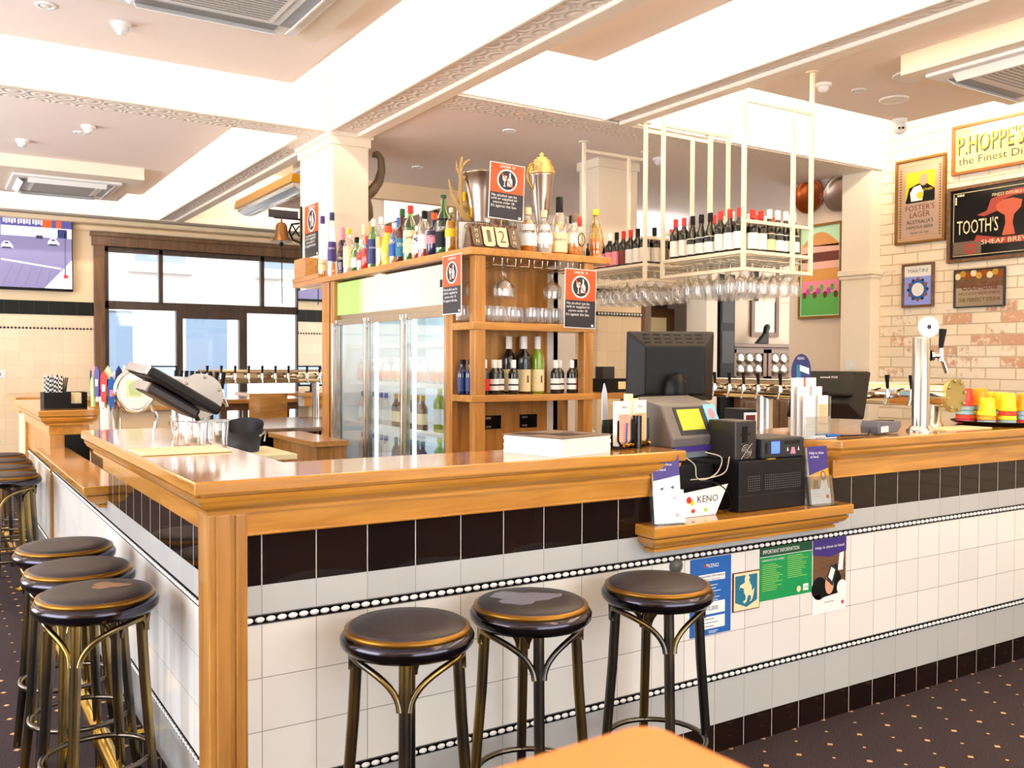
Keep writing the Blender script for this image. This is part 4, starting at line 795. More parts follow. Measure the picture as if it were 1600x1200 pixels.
# left (long) side of near rack, front to back from the corner
ls = [(1.655, 'red', 'white', WINE), (1.735, 'red', 'white', WINE), (1.815, 'red', 'paper', WINE), (1.905, 'black', 'white', BURG), (1.985, 'black', 'white', BURG), (2.065, 'black', 'paper', BURG), (2.145, 'red', 'white', WINE), (2.225, 'red', 'white', WINE)]
for i, (y, c_, l_, p_) in enumerate(ls):
    wb('%s-capped wine bottle, %s from the near corner on the long side of the near rack' % (c_, ORD[i]), 3.615, y, c_, l_, p_)
fr_ = [(3.70, 'red', 'white'), (3.775, 'red', 'white'), (3.85, 'white', 'cream_print'), (3.925, 'white', 'white'), (4.00, 'white', 'white'), (4.07, 'white', 'white'), (4.13-.01, 'white', 'cream_print')]
for i, (x, c_, l_) in enumerate(fr_):
    wb('%s-capped wine bottle, %s from the left on the front side of the near rack' % (c_, ORD[i]), x, 1.63 if i < 6 else 1.71, c_, l_, BURG if c_ == 'white' else WINE, .29 if c_ == 'white' else .275)
for i in range(6):
    for j in range(2): wb('%s-capped wine bottle inside the near rack, row %s behind the front, %s from left' % ('red' if (i+j) % 2 else 'white', ORD[j], ORD[i]), 3.70+i*.078, 1.80+j*.16, 'red' if (i+j) % 2 else 'white', 'white')
ls = [(2.535, 'red', 'paper'), (2.612, 'black', 'paper'), (2.69, 'red', 'paper'), (2.768, 'red', 'maroon'), (2.846, 'black', 'pink'), (2.924, 'white', 'pink'), (3.02, 'white', 'pink'), (3.10, 'white', 'paper_pink')]
for i, (y, c_, l_) in enumerate(ls):
    wb('%s-capped wine bottle, %s from the near corner on the long side of the far rack' % (c_, ORD[i]), 3.615, y, c_, l_, WINE, .27)
for i, (x, c_) in enumerate([(3.70, 'black'), (3.78, 'red'), (3.86, 'red'), (3.94, 'red'), (4.02, 'black'), (4.09, 'red')]):
    wb('%s-capped wine bottle, %s from the left on the front side of the far rack' % (c_, ORD[i]), x, 2.535, c_, 'taupe' if i % 2 else 'paper', WINE, .275)
g0 = None
for (x0, x1, y0, y1), nm in ((R1, 'near'), (R2, 'far')):
    n = int((y1-y0)/.095)
    for i in range(n):
        for j in range(6 if nm == 'near' else 5):
            p_ = (x0+.05+j*.095, y0+.06+i*.095, 1.965+.0735); lab = 'clear wine glass hanging upside down under the %s cream rack' % nm
            g0 = dup(g0, p_, 0, lab, 'hanging glasses under the %s rack' % nm) if g0 else stem(lab, p_, 'hanging glasses under the near rack')

# ================================================================== PICTURES ON THE BRICK WALL
WX = 6.27
def frame_pic(nm, label, y0, y1, z0, z1, fw_, fm, bg, fn, mats, cat='picture'):
    """y0 = left edge as seen (larger y), y1 = right edge"""
    t = thing(nm, label, cat, (WX-.002, (y0+y1)/2, z0)); w, h = y0-y1, z1-z0; T = face_left(-.018, 0, 0)
    m = MB()
    for a in ((-w/2, w/2, 0, fw_), (-w/2, w/2, h-fw_, h), (-w/2, -w/2+fw_, fw_, h-fw_), (w/2-fw_, w/2, fw_, h-fw_)): m.box(a[0], a[1], a[2], a[3], -.016, .014, 0, T)
    m.build('frame', fm, t, bevel=.004); MB().box(-w/2+fw_, w/2-fw_, fw_, h-fw_, -.012, .0, 0, T).build('panel', bg, t)
    m = MB(); fn(m, T @ Matrix.Translation((0, 0, .0006)), w, h); m.build('artwork', mats, t)
    return t
mat('mirror_gold', 'd8c088', .25, .6); mat('ochre', 'c8962c', .4); mat('mirror_silver', 'c8c0b0', .12, .9)
def f(m, T, w, h):
    txt(m, T, "P.HOPPE'S SCHNAPPS", -.05, h*.60, 1.12, 0, z=.0010, h=.135); txt(m, T, "P.HOPPE'S SCHNAPPS", -.040, h*.575, 1.12, 1, z=.0004, h=.15)
    txt(m, T, 'the Finest Distilled Spirits', -.10, h*.24, 1.0, 1, h=.075); txt(m, T, 'Genuine Hollands', -.48, h*.87, .22, 1)
    disc(m, T, -.37, h*.52, .02, 2, .0002)
frame_pic('pub_mirror', 'gold-lettered P.HOPPE\'S mirror sign in an orange timber frame, top of brick wall', 1.932, .62, 2.885, 3.272, .026, mat('frame_orange', '9a5a26', .4), 'mirror_gold', f, [mat('gilt', 'd2b038', .4), 'charcoal', 'mirror_silver'])
def f(m, T, w, h):
    for k in (.035, .06): 
        for a in ((-w/2+k, w/2-k, k, k+.004), (-w/2+k, w/2-k, h-k, h-k+.004), (-w/2+k, -w/2+k+.004, k, h-k), (w/2-k-.004, w/2-k, k, h-k)): q(m, T, *a, 3)
    for i in range(26): disc(m, T, -w/2+.048, .06+i*.022, .008, 5, .0002, 6); disc(m, T, w/2-.048, .06+i*.022, .008, 5, .0002, 6)
    q(m, T, -.13, .13, h*.48, h*.84, 0); pg(m, T, [(-.13, h*.5), (-.10, h*.66), (-.02, h*.70), (.06, h*.69), (.13, h*.62), (.13, h*.48), (-.13, h*.48)], 1, .0003)
    pg(m, T, [(-.08, h*.5), (-.09, h*.6), (-.06, h*.665), (.0, h*.68), (.03, h*.6), (.02, h*.5)], 2, .0005); disc(m, T, .03, h*.74, .04, 4, .0005, sy=1.2); disc(m, T, .0, h*.56, .03, 0, .0006); txt(m, T, 'RATHER!', .06, h*.62, .10, 0, .0007)
    txt(m, T, "FOSTER'S", 0, h*.42, .26, 6, h=.045); txt(m, T, 'LAGER', 0, h*.34, .18, 6, h=.045); txt(m, T, "AUSTRALIA'S", 0, h*.255, .24, 1, h=.03); txt(m, T, 'FAMOUS BEER', 0, h*.19, .24, 1, h=.025); txt(m, T, 'NOW ON TAP', 0, h*.125, .16, 1)
frame_pic('pub_mirror', "gold-framed FOSTER'S LAGER mirror with a portly man on yellow", 2.43, 1.981, 2.39, 3.085, .022, 'frame_gold', mat('dusty_rose', 'b8a090', .3, .3), f, ['yellow', 'black', 'white', 'ochre', 'skin', 'brown_x', 'maroon'])
def f(m, T, w, h):
    for a in ((-w/2+.05, w/2-.05, .05, .054), (-w/2+.05, w/2-.05, h-.054, h-.05), (-w/2+.05, -w/2+.054, .05, h-.05), (w/2-.054, w/2-.05, .05, h-.05)): q(m, T, *a, 0)
    txt(m, T, "TOOTH'S", -.275, h*.46, .33, 0, h=.11); txt(m, T, 'STOUT', .24, h*.46, .28, 0, h=.11)
    pg(m, T, [(-.28, h*.60), (-.2, h*.64), (-.17, h*.78), (.0, h*.87), (.30, h*.87), (.3, h*.80), (.0, h*.79), (-.1, h*.74), (-.12, h*.62), (-.22, h*.57)], 1, .0002); txt(m, T, 'FINEST DOUBLE BREWED', .02, h*.83, .36, 0, .0005, h=.022)
    pg(m, T, [(-.08, h*.30), (.02, h*.30), (.0, h*.45), (.01, h*.55), (.06, h*.63), (.07, h*.72), (.0, h*.76), (-.08, h*.75), (-.13, h*.70), (-.12, h*.62), (-.06, h*.55), (-.055, h*.45)], 2, .0004)
    pg(m, T, [(-.30, h*.26), (-.1, h*.20), (.25, h*.20), (.25, h*.28), (-.1, h*.28), (-.28, h*.34)], 1, .0003); txt(m, T, 'SHEAF BREWED', -.01, h*.24, .46, 0, .0006, h=.035)
    q(m, T, -w/2+.05, -w/2+.28, .06, h*.27, 3, .0002); disc(m, T, -.33, h*.17, .045, 1, .0004); disc(m, T, -.33, h*.17, .02, 3, .0006)
    for i in range(4): disc(m, T, -w/2+.07+i*.02, h-.07, .009, 0, .0003); disc(m, T, -w/2+.07, h-.07-i*.02, .009, 0, .0003)
frame_pic('pub_mirror', "large black TOOTH'S SHEAF mirror sign with a red wheat sheaf", 1.962, .92, 2.20, 2.792, .028, 'brown_x', 'black_gloss', f, ['cream_print', mat('banner_red', 'a03a2c', .5), mat('sheaf', 'c0583a', .5), 'taupe'])
def f(m, T, w, h):
    q(m, T, -w/2+.02, w/2-.02, h*.7, h-.02, 0); txt(m, T, 'MARTINI', 0, h*.83, w*.62, 1, h=.03); q(m, T, -w/2+.02, w/2-.02, .02, h*.7, 2)
    disc(m, T, 0, h*.4, .085, 3, .0003); disc(m, T, 0, h*.4, .055, 4, .0005); 
    for i in range(12): a_ = 2*PI*i/12; disc(m, T, .085*math.cos(a_), h*.4+.085*math.sin(a_), .014, (1, 5)[i % 2], .0004, 8)
frame_pic('pub_mirror', 'small brown-framed MARTINI mirror with a blue emblem', 2.357, 2.072, 1.87, 2.228, .018, 'brown_x', 'mirror_silver', f, ['white', 'sign_dark', mat('periwinkle', '8c9ce8', .4), 'blue', 'paper', 'copper'])
def f(m, T, w, h):
    q(m, T, -w/2+.01, w/2-.01, h*.52, h-.01, 2, .0001)
    for i in range(9): disc(m, T, -w/2+.03+i*.043, h*.82+.02*(i % 2), .026, (1, 3, 4)[i % 3], .0003, 10)
    txt(m, T, 'Coca-Cola', 0, h*.55, w*.7, 0, .0006, h=.06); txt(m, T, 'DELICIOUS REFRESHING', 0, h*.36, w*.8, 2, .0005, h=.02); txt(m, T, 'THE PERFECT DRINK', 0, h*.2, w*.85, 2, .0005, h=.03)
frame_pic('pub_mirror', 'small dark-framed Coca-Cola mirror under the black sign', 1.898, 1.491, 1.845, 2.143, .010, 'charcoal', 'mirror_silver', f, ['maroon', 'cream_print', 'brown_x', 'ochre', 'copper'])

# ================================================================== CEILING FITTINGS
def lathe_thing(nm, label, cat, loc, parts, grp=None):
    t = thing(nm, label, cat, loc, 0, grp)
    for n_, p_, m_ in parts: MB().lathe(p_, 24).build(n_, m_, t)
    return t
sd = [('base', [(.052, 0), (.052, -.018), (.045, -.022), (.001, -.022)], 'white'), ('sensor', [(.035, -.022), (.037, -.04), (.028, -.045), (.026, -.055), (.001, -.056)], 'white_plastic')]
for loc, lab in (((.317, 3.05, ZP), 'white smoke detector on the near left ceiling panel'), ((.494, 5.561, ZP), 'white smoke detector on the far left panel, right of the pair'), ((.098, 6.375, ZP), 'white smoke detector on the far left panel beside the air conditioner'), ((4.41, 1.684, ZP), 'white smoke detector on the right panel beside the rack post'), ((4.385, 3.269, ZB), 'white smoke detector on the low ceiling behind the racks')):
    lathe_thing('smoke_detector', lab, 'smoke detector', loc, sd)
dl = [('trim', [(.05, 0), (.05, -.006), (.036, -.008), (.034, -.002), (.001, -.002)], 'white'), ('lamp', [(.028, -.0025), (.026, -.006), (.001, -.006)], 'paint_white')]
for loc, lab in (((-.06, 2.981, ZP), 'round white downlight on the near left ceiling panel'), ((.467, 5.822, ZP), 'round white downlight on the far left ceiling panel'), ((4.725, 1.649, ZP), 'small round downlight on the right ceiling panel'), ((2.907, 3.181, ZB), 'round downlight on the low ceiling above the trophies'), ((2.919, 4.648, ZB), 'round downlight on the low ceiling above the spirit bottles')):
    lathe_thing('downlight', lab, 'light', loc, dl)
lathe_thing('ceiling_speaker', 'large round white ceiling speaker on the right panel', 'speaker', (4.731, 1.247, ZP), [('rim', [(.125, 0), (.125, -.008), (.115, -.012), (.112, -.008)], 'white'), ('grille', [(.113, -.008), (.06, -.012), (.001, -.013)], 'white_plastic')])
lathe_thing('ceiling_speaker', 'smaller round white ceiling speaker nearer the brick wall', 'speaker', (5.11, 1.652, ZP), [('rim', [(.10, 0), (.10, -.008), (.09, -.012), (.088, -.008)], 'white'), ('grille', [(.089, -.008), (.001, -.012)], 'white_plastic')])
def cassette(label, loc, w, box):
    t = thing('air_conditioner', label, 'air conditioner', loc); bw, bd, bh = box
    MB().box(-bw/2, bw/2, -bd/2, bd/2, -bh, 0).build('housing', 'paint', t); h = w/2
    m = MB().box(-h, h, -h, h, -bh-.025, -bh); m.build('fascia', 'white_plastic', t, bevel=.012)
    m = MB()
    for s in (-1, 1):
        m.box(-h*.72, h*.72, s*h*.80-.035, s*h*.80+.035, -bh-.028, -bh-.0255, 1); m.box(s*h*.80-.035, s*h*.80+.035, -h*.72, h*.72, -bh-.028, -bh-.0255, 1)
    m.build('outlet', ['white', mat('vent_grey', '9c9690', .5)], t)
    for s in (-1, 1):
        MB().box(-h*.72, h*.72, -.03, .03, -.002, .002, 0, Matrix.Translation((0, s*h*.84, -bh-.045)) @ Matrix.Rotation(s*.7, 4, 'X')).build('louvre', 'white', t)
        MB().box(-.03, .03, -h*.72, h*.72, -.002, .002, 0, Matrix.Translation((s*h*.84, 0, -bh-.045)) @ Matrix.Rotation(-s*.7, 4, 'Y')).build('louvre', 'white', t)
    m = MB().box(-h*.62, h*.62, -h*.62, h*.62, -bh-.036, -bh-.025)
    for i in range(18): y = -h*.55+h*1.1*i/17; m.box(-h*.56, h*.56, y-.008, y+.002, -bh-.040, -bh-.036, 1)
    m.build('return_grille', ['white', 'vent_grey'], t); return t
cassette('ceiling air conditioner above the television end, far left panel', (.56, 7.75, ZP), .95, (1.25, 1.45, .11))
cassette('ceiling air conditioner cut off by the top edge of the picture', (.60, 1.95, ZP), .95, (1.25, 1.15, .09))
cassette('ceiling air conditioner at the top right above the brick wall', (4.92, .46, ZP), 1.0, (1.17, 1.2, .12))
t = thing('security_camera', 'white dome security camera in the ceiling corner of the brick wall', 'camera', (5.62, 1.96, ZP)); MB().lathe([(.055, 0), (.055, -.02), (.03, -.03), (.001, -.03)], 20).build('base', 'white', t)
MB().ball((0, 0, -.065), .05, 20, 12).build('dome', 'white_plastic', t); m = MB()
for k in (-1, 1): m.cyl((-.03+k*.011, -.032-k*.009, -.075), (-.042+k*.011, -.042-k*.009, -.078), .009, n=12)
m.build('lens', 'black_gloss', t)
t = thing('trough_heater', 'long gold and steel trough heater hanging under the rear ceiling', 'heater', (2.45, 7.0, ZP-.16))
TY_ = Matrix(((1, 0, 0, 0), (0, 0, 1, 0), (0, 1, 0, 0), (0, 0, 0, 1)))
MB().prism([(-.15, 0), (.15, 0), (.13, .09), (.07, .12), (-.07, .12), (-.13, .09)], -.95, .95, 0, TY_).build('reflector', 'gold', t)
MB().prism([(.12*math.cos(a_), .07*math.sin(a_)) for a_ in [-PI+PI*k/12 for k in range(13)]], -.93, .93, 0, TY_).build('tube', 'steel', t)
MB().tube([(0, -.6, .08), (-.0, -.6, .53)], .006, 6).tube([(0, .6, .08), (0, .6, .53)], .006, 6).build('hanger', 'steel', t)
# ================================================================== THINGS ON THE FRONT COUNTER AND LEDGE
ZT = 1.1105
t = thing('paper_stack', 'thick stack of white menus with a brown cover on the front bar top', 'stack of menus', (1.175, .125, ZT), .24)
m = MB()
for i in range(9):
    d = random.uniform(-.002, .002); m.box(-.128+d, .128+d, -.125-d, .125-d, .0065*i, .0065*i+.006)
m.build('pages', 'paper', t); MB().box(-.132, .132, -.13, .13, .0588, .062).build('cover', 'taupe', t); MB().box(-.05, .06, -.08, .02, .062, .0625).box(-.11, -.02, .03, .11, .062, .0625).build('cover_print', 'black', t)
t = thing('slip_holder', 'black holder of pink betting slips at the end of the front bar top', 'holder', (1.50, .16, ZT), .35)
m = MB(); 
for x0 in (-.105, .008):
    m.tube([(x0, -.03, .10), (x0, -.03, .03), (x0+.02, -.03, .012), (x0+.08, -.03, .012), (x0+.098, -.03, .03), (x0+.098, -.03, .10)], .004, 6)
m.box(-.115, .115, -.03, .05, 0, .008).cyl((0, -.045, 0), (0, -.045, .115), .016, n=12).box(-.11, .11, .03, .034, 0, .10); m.build('frame', 'black_gloss', t)
m = MB(); m.tube([(-.09+.18*i/12, -.045+.008*(i % 2), .012+.006*(i % 2)) for i in range(13)], .006, 6).build('chain', 'brass', t)
for x0, c_, h_ in ((-.100, 'paper_pink', .165), (.012, 'paper_orange', .165)):
    MB().box(x0, x0+.09, -.024, -.006, .01, h_).build('slips', 'paper', t); m = MB(); T = face_front(0, -.0245, 0)
    q(m, T, x0+.004, x0+.086, .02, h_-.045, 0); lines(m, T, x0+.01, x0+.08, h_-.05, 14, .0075, 1, .0012); m.text('Keno', .03, T @ Matrix.Translation((x0+.045, h_-.02, .0004)), 2); m.build('slip_print', [c_, 'red', 'navy'], t)
MB().box(-.018, .012, -.02, .0, .01, .19).box(.085, .105, .01, .03, .01, .17).build('slips', 'cream_print', t)
MB().tube([(-.055, -.034, .02), (-.052, -.034, .09)], .003, 6).build('pen', 'blue', t)
t = thing('feather_pen', 'slim pale blade-shaped tap badge sticking up behind the slip holder', 'badge', (1.49, .27, ZT)); MB().prism([(-.006, 0), (.006, 0), (.012, .12), (.008, .19), (-.004, .225), (-.014, .18), (-.013, .1)], -.003, .003, 0, face_front(0, 0, 0)).build('blade', mat('pale_blue', 'b8bcc8', .4), t)
# monitors
def monitor(nm, label, loc, rz, w, h, tilt, base_h, grille=True, mtop='dark_plastic'):
    t = thing(nm, label, 'monitor', loc, rz)
    R_ = Matrix.Translation((0, 0, base_h)) @ Matrix.Rotation(tilt, 4, 'X')
    # back faces -Y (towards the customers), screen faces +Y
    m = MB(); b = .06
    vs = [(-w/2, .03, 0), (w/2, .03, 0), (w/2, .03, h), (-w/2, .03, h), (-w/2+b, -.05, .03), (w/2-b, -.05, .03), (w/2-b, -.05, h-b), (-w/2+b, -.05, h-b)]
    m.add(vs, [(0, 1, 5, 4), (1, 2, 6, 5), (2, 3, 7, 6), (3, 0, 4, 7), (4, 5, 6, 7), (0, 3, 2, 1)], 0, False, R_); m.box(-w/2, w/2, .028, .045, 0, h, 0, R_)
    m.build('casing', 'black_plastic', t, bevel=.008)
    if grille:
        m = MB()
        n_ = Vector((0, -b, .08)).normalized()
        for r_ in range(3):
            for k in range(6):
                f_ = (r_+1)/4; y = .03-.08*f_; z = h-b*f_; x = -w*.30+k*w*.12
                m.box(x-.014, x+.014, -.0022, .0022, .001, .002, 0, R_ @ Matrix.Translation((x*0, y, z)) @ Matrix.Rotation(-math.atan2(.08, b)+PI, 4, 'X') @ Matrix.Translation((0, 0, -.003)))
        m.build('vents', 'black', t)
    MB().box(-w/2+.02, w/2-.02, .0455, .047, .02, h-.02, 0, R_).build('screen', 'screen_blue', t)
    return t, R_
t, R_ = monitor('till_monitor', 'large black till monitor seen from behind, left of the gaming machine', (2.02, .50, 0), -.50, .37, .29, .06, 1.25)
m = MB().lathe([(.02, -.005), (.045, .0), (.05, .03), (.045, .07), (.03, .10), (.001, .11)], 20, (0, -.09, 1.26)).build('hinge', 'black', t)
MB().box(-.06, .06, -.10, .05, .89, .905).cyl((0, -.06, .90), (0, -.07, 1.28), .025).build('stand', 'black', t)
bn = thing('back_bench', 'low steel bench inside the bar under the tills', 'bench', (3.5, .7, 0)); MB().box(1.62, 4.6, .32, .85, .86, .89).build('top', 'steel', bn, True); MB().box(1.7, 4.5, .36, .80, 0, .86).build('body', 'black', bn, True)
t, R_ = monitor('till_monitor', 'black till monitor tilted back, right of the blue round card', (3.00, .52, 0), -1.12, .36, .27, -.62, 1.17, False)
MB().box(-.14, .14, -.075, -.05, .06, .20, 0, R_).build('back_cover', 'black', t, bevel=.01); m = MB(); m.text('uniwell POS', .08, R_ @ face_front(.02, -.0755, .16), 0); m.build('lettering', 'white', t)
MB().box(-.07, .07, -.08, .08, .89, .905).tube([(0, .0, .9), (0, .02, 1.15), (0, .0, 1.28)], .03, 8).build('stand', 'black', t)
# keno terminal
t = thing('keno_terminal', 'grey terminal with a lime screen between the slip holder and gaming machine', 'terminal', (1.80, .20, .0), .16)
m = MB(); pr_ = [(-.08, 1.10), (-.085, 1.135), (-.03, 1.255), (.09, 1.285), (.10, 1.10)]
m.prism([(a, b) for a, b in pr_], -.155, .155, 0, Matrix(((0, 0, 1, 0), (1, 0, 0, 0), (0, 1, 0, 0), (0, 0, 0, 1)))); m.build('body', mat('terminal_grey', '6a6460', .4), t, bevel=.008)
sl = math.atan2(.12, .055); T = Matrix.Translation((0, -.085, 1.135)) @ Matrix.Rotation(sl, 4, 'X')
m = MB(); m.box(-.10, .08, .012, .122, -.002, .002, 0, T); m.build('bezel', 'charcoal', t); m = MB(); m.box(-.085, .05, .03, .112, .002, .004, 0, T); m.build('screen', 'screen_lime', t)
m = MB(); m.box(.082, .152, .02, .128, .001, .004, 0, T); q(m, T, .087, .147, .025, .05, 1, .0045); disc(m, T, .117, .09, .022, 2, .0045); m.build('card', [mat('sky_card', '7cc4e0', .4), 'white', 'pink'], t)
MB().box(-.15, .15, -.088, .02, 1.085, 1.105).build('base_strip', 'purple', t)
MB().box(-.12, .14, -.06, .10, .0, .0).build('stand_foot', 'black', t) if False else None
m = MB().box(-.13, -.118, -.06, .09, 1.04, 1.09).box(.118, .13, -.06, .09, 1.04, 1.09).box(-.13, .13, -.065, -.055, 1.06, 1.09); m.build('clear_stand', mat('frost', 'b8c0c8', .2, trans=.5), t)
t = thing('equipment_box', 'flat black equipment box on the oak ledge under the grey terminal', 'electronics box', (1.76, .14, .869)); MB().box(-.15, .10, -.05, .16, .07, .17).box(-.13, .08, -.02, .15, 0, .07).build('case', 'black_plastic', t, bevel=.004)
t = thing('cable', 'tangle of pale cables hanging beside the gaming machine', 'cable', (1.72, .03, .87))
for k, pts in enumerate(([(-.07, -.01, .21), (-.04, -.03, .18), (-.05, -.05, .14), (-.01, -.05, .13), (.06, -.04, .15), (.09, -.03, .20), (.04, .0, .22)], [(-.06, -.03, .13), (.02, -.05, .135), (.10, -.04, .15), (.14, -.02, .20)], [(-.06, -.04, .125), (.02, -.06, .12), (.10, -.05, .08), (.13, -.04, .02), (.10, -.03, .005)])):
    MB().tube(smooth(pts), .0024, 6).build('lead', ['lead_grey', 'lead_grey', 'black'][k], t)
t = thing('keno_board', 'white angled KENO board on the oak ledge', 'sign', (1.72, .0, .869), .0)
m = MB().prism([(-.10, 0), (.06, 0), (.12, .105), (-.10, .085)], 0, .004, 0, face_front(0, 0, 0)); m.text('KENO', .10, face_front(.02, -.0045, .06), 1, h=.024); T = face_front(0, -.0045, 0); disc(m, T, -.07, .06, .012, 2); disc(m, T, -.055, .05, .010, 3); disc(m, T, -.05, .02, .010, 2, sy=.7); disc(m, T, .01, .02, .010, 4, sy=.7); m.build('board', ['white', 'sign_dark', 'red', 'yellow', 'lime'], t)
MB().box(-.09, .05, .003, .05, 0, .003).build('foot', 'white', t)
t = thing('gaming_machine', 'black metal cash unit with coin validator and blue button on the oak ledge', 'cash machine', (2.045, .0, .869), .0)
m = MB().box(-.175, .18, -.03, .26, 0, .185); m.build('case', 'black_plastic', t, bevel=.004)
m = MB()
for i in range(26):
    for j in range(7): x = -.13+i*.011; m.box(x, x+.0045, -.0315, -.030, .075+j*.0085, .079+j*.0085) if not (5 < i < 8) else None
m.build('vent_grille', 'grey_plastic', t); MB().box(-.175, .18, -.0312, -.030, .058, .0595).build('seam', 'charcoal', t)
MB().box(-.165, -.055, -.0, .14, .186, .33).build('coin_validator', 'dark_plastic', t, bevel=.005)
m = MB().box(-.13, -.105, -.0025, 0, .25, .31).box(-.14, -.09, -.003, -.0024, .278, .284); m.build('coin_slot', 'black', t)
m = MB(); T = face_front(-.11, -.002, .218)
for r_ in (.008, .016, .024): m.tube([T @ Vector((r_*math.cos(2*PI*i/20), r_*math.sin(2*PI*i/20), 0)) for i in range(20)], .0012, 4, closed=True)
m.tube([T @ Vector((-.028, -.028, 0)), T @ Vector((.028, .028, 0))], .0015, 4).tube([T @ Vector((.028, -.028, 0)), T @ Vector((-.028, .028, 0))], .0015, 4); m.build('fan_guard', 'steel', t)
MB().box(-.045, .185, -.02, .16, .186, .262).build('note_reader', 'charcoal', t, bevel=.008)
MB().box(.0, .045, -.023, -.020, .205, .25).build('button', 'screen_indigo', t, bevel=.003); MB().box(-.03, -.02, -.022, -.02, .205, .245).box(.075, .155, -.022, -.020, .238, .25).build('slot', 'black_gloss', t)
m = MB(); T = face_front(0, -.0205, 0); pg(m, T, [(.105, .20), (.135, .20), (.128, .225), (.112, .225)], 0); pg(m, T, [(.085, .212), (.095, .212), (.09, .228)], 1); pg(m, T, [(.145, .212), (.155, .212), (.15, .228)], 1); m.build('key_print', ['pink', 'white'], t)
m = MB().box(-.09, -.06, .02, .05, .1855, .187).box(-.02, .02, -.025, .0, .1855, .187); m.build('sticker', 'yellow', t)
t = thing('card_scanner', 'small black scanner on a curved foot behind the gaming machine', 'scanner', (2.27, .34, .891), -.2)
MB().box(-.06, .03, -.05, .06, .0, .02).tube([(-.045, 0, .01), (-.055, 0, .10), (-.035, 0, .17), (-.02, 0, .20)], [.02, .02, .018, .018], 8).build('foot', 'black', t); MB().box(-.035, .045, -.04, .08, .17, .33).build('head', 'black_plastic', t, bevel=.006)
m = MB().box(-.02, .042, -.044, -.040, .18, .315); m.box(-.012, .034, -.0455, -.044, .225, .305, 1).ball((-.008, -.045, .197), .006, 8, 4, 2).ball((.030, -.045, .197), .006, 8, 4, 2); m.build('face', ['white_plastic', 'maroon', 'black'], t)
def leaflet(label, loc, rz, w, h, fn, mats, n=1):
    t = thing('leaflet_holder', label, 'leaflet holder', loc, rz)
    R_ = Matrix.Rotation(-.14, 4, 'X')
    m = MB(); m.box(-w/2-.006, w/2+.006, -.012, -.010, 0, h*.5, 0, R_).box(-w/2-.006, w/2+.006, .010, .012, 0, h*.55, 0, R_).box(-w/2-.008, -w/2-.006, -.012, .012, 0, h*.5, 0, R_).box(w/2+.006, w/2+.008, -.012, .012, 0, h*.5, 0, R_).box(-w/2-.006, w/2+.006, -.03, .045, 0, .003); m.build('holder', 'acrylic', t)
    MB().box(-w/2, w/2, -.004, .006, .004, h, 0, R_).build('leaflets', 'white', t); m = MB(); T = R_ @ face_front(0, -.0045, .004); fn(m, T, w, h); m.build('print', mats, t); return t
def f(m, T, w, h):
    pg(m, T, [(-w/2, h), (-w/2, h*.62), (w/2, h*.70), (w/2, h)], 0); txt(m, T, 'Help is close', -.008, h*.86, w*.6, 1, .0006); txt(m, T, 'at hand', -.02, h*.79, w*.36, 1, .0006)
    for x, y, c_ in ((-.02, .5, 0), (.02, .52, 0), (-.03, .38, 2), (.0, .36, 2), (.025, .36, 0)): pg(m, T, [(x-.008, h*y), (x+.008, h*(y+.03)), (x+.002, h*(y-.03))], c_, .0004)
    disc(m, T, w*.33, h*.1, .008, 2, .0004); lines(m, T, -w*.4, w*.0, h*.15, 2, .01, 3, .001)
leaflet('clear leaflet holder at the left end of the ledge, purple-topped white leaflets', (1.505, -.06, .869), -.25, .10, .225, f, ['purple', 'white', 'red', 'taupe'])
def f(m, T, w, h):
    q(m, T, -w/2, w/2, h*.26, h*.62, 2, .0002); pg(m, T, [(-w/2, h), (-w/2, h*.50), (w/2, h*.62), (w/2, h)], 0, .0004); txt(m, T, 'Help is close', -.004, h*.88, w*.72, 1, .0006); txt(m, T, 'at hand', -.016, h*.82, w*.4, 1, .0006)
    disc(m, T, -.02, h*.46, .012, 3, .0006); disc(m, T, .02, h*.48, .013, 4, .0006, sy=1.5); disc(m, T, .02, h*.50, .008, 3, .0008, sy=1.3); pg(m, T, [(-.035, h*.26), (-.005, h*.26), (-.01, h*.42), (-.03, h*.42)], 5, .0006); pg(m, T, [(.0, h*.26), (.04, h*.26), (.035, h*.42), (.008, h*.42)], 1, .0006); disc(m, T, w*.33, h*.12, .008, 6, .0006); lines(m, T, -w*.4, w*.1, h*.18, 2, .01, 5, .001)
leaflet('clear leaflet holder at the right end of the ledge, help leaflets with two people', (2.285, -.055, .869), -.12, .10, .22, f, ['purple', 'white', 'ochre', 'skin', 'brown_x', 'taupe', 'red'])
# keno slip rack on the right counter
t = thing('slip_rack', 'tiered white slip rack marked KENO at the left end of the right bar top', 'holder', (2.37, .07, ZT), .0)
MB().prism([(-.075, .05), (-.02, -.05), (.10, -.05), (.10, .05)], 0, .012).build('base', 'white_plastic', t, bevel=.003); m = MB(); m.text('KENO', .05, face_front(.0, -.0505, .006) , 0, h=.01); m.build('lettering', 'navy', t)
for i in range(3):
    y = -.02+i*.03; z = .012; h_ = .16+i*.035
    for x0, c_ in ((-.055, 'paper'), (.02, 'paper_orange')):
        MB().box(x0, x0+.06, y, y+.012, z, z+h_).build('slips', 'paper', t); m = MB(); T = face_front(0, y-.0006, z); q(m, T, x0+.004, x0+.056, .01, h_-.035, 0); lines(m, T, x0+.006, x0+.052, h_-.04, 8, .012, 1, .001); m.build('slip_print', [c_, 'pink'], t)
MB().box(-.06, .085, -.03, -.028, .012, .09).box(.084, .086, -.03, .07, .012, .17).build('pocket', 'acrylic', t); MB().cyl((.03, -.055, .010+.004), (.10, -.058, .014), .006, n=8).build('pen', 'blue', t)
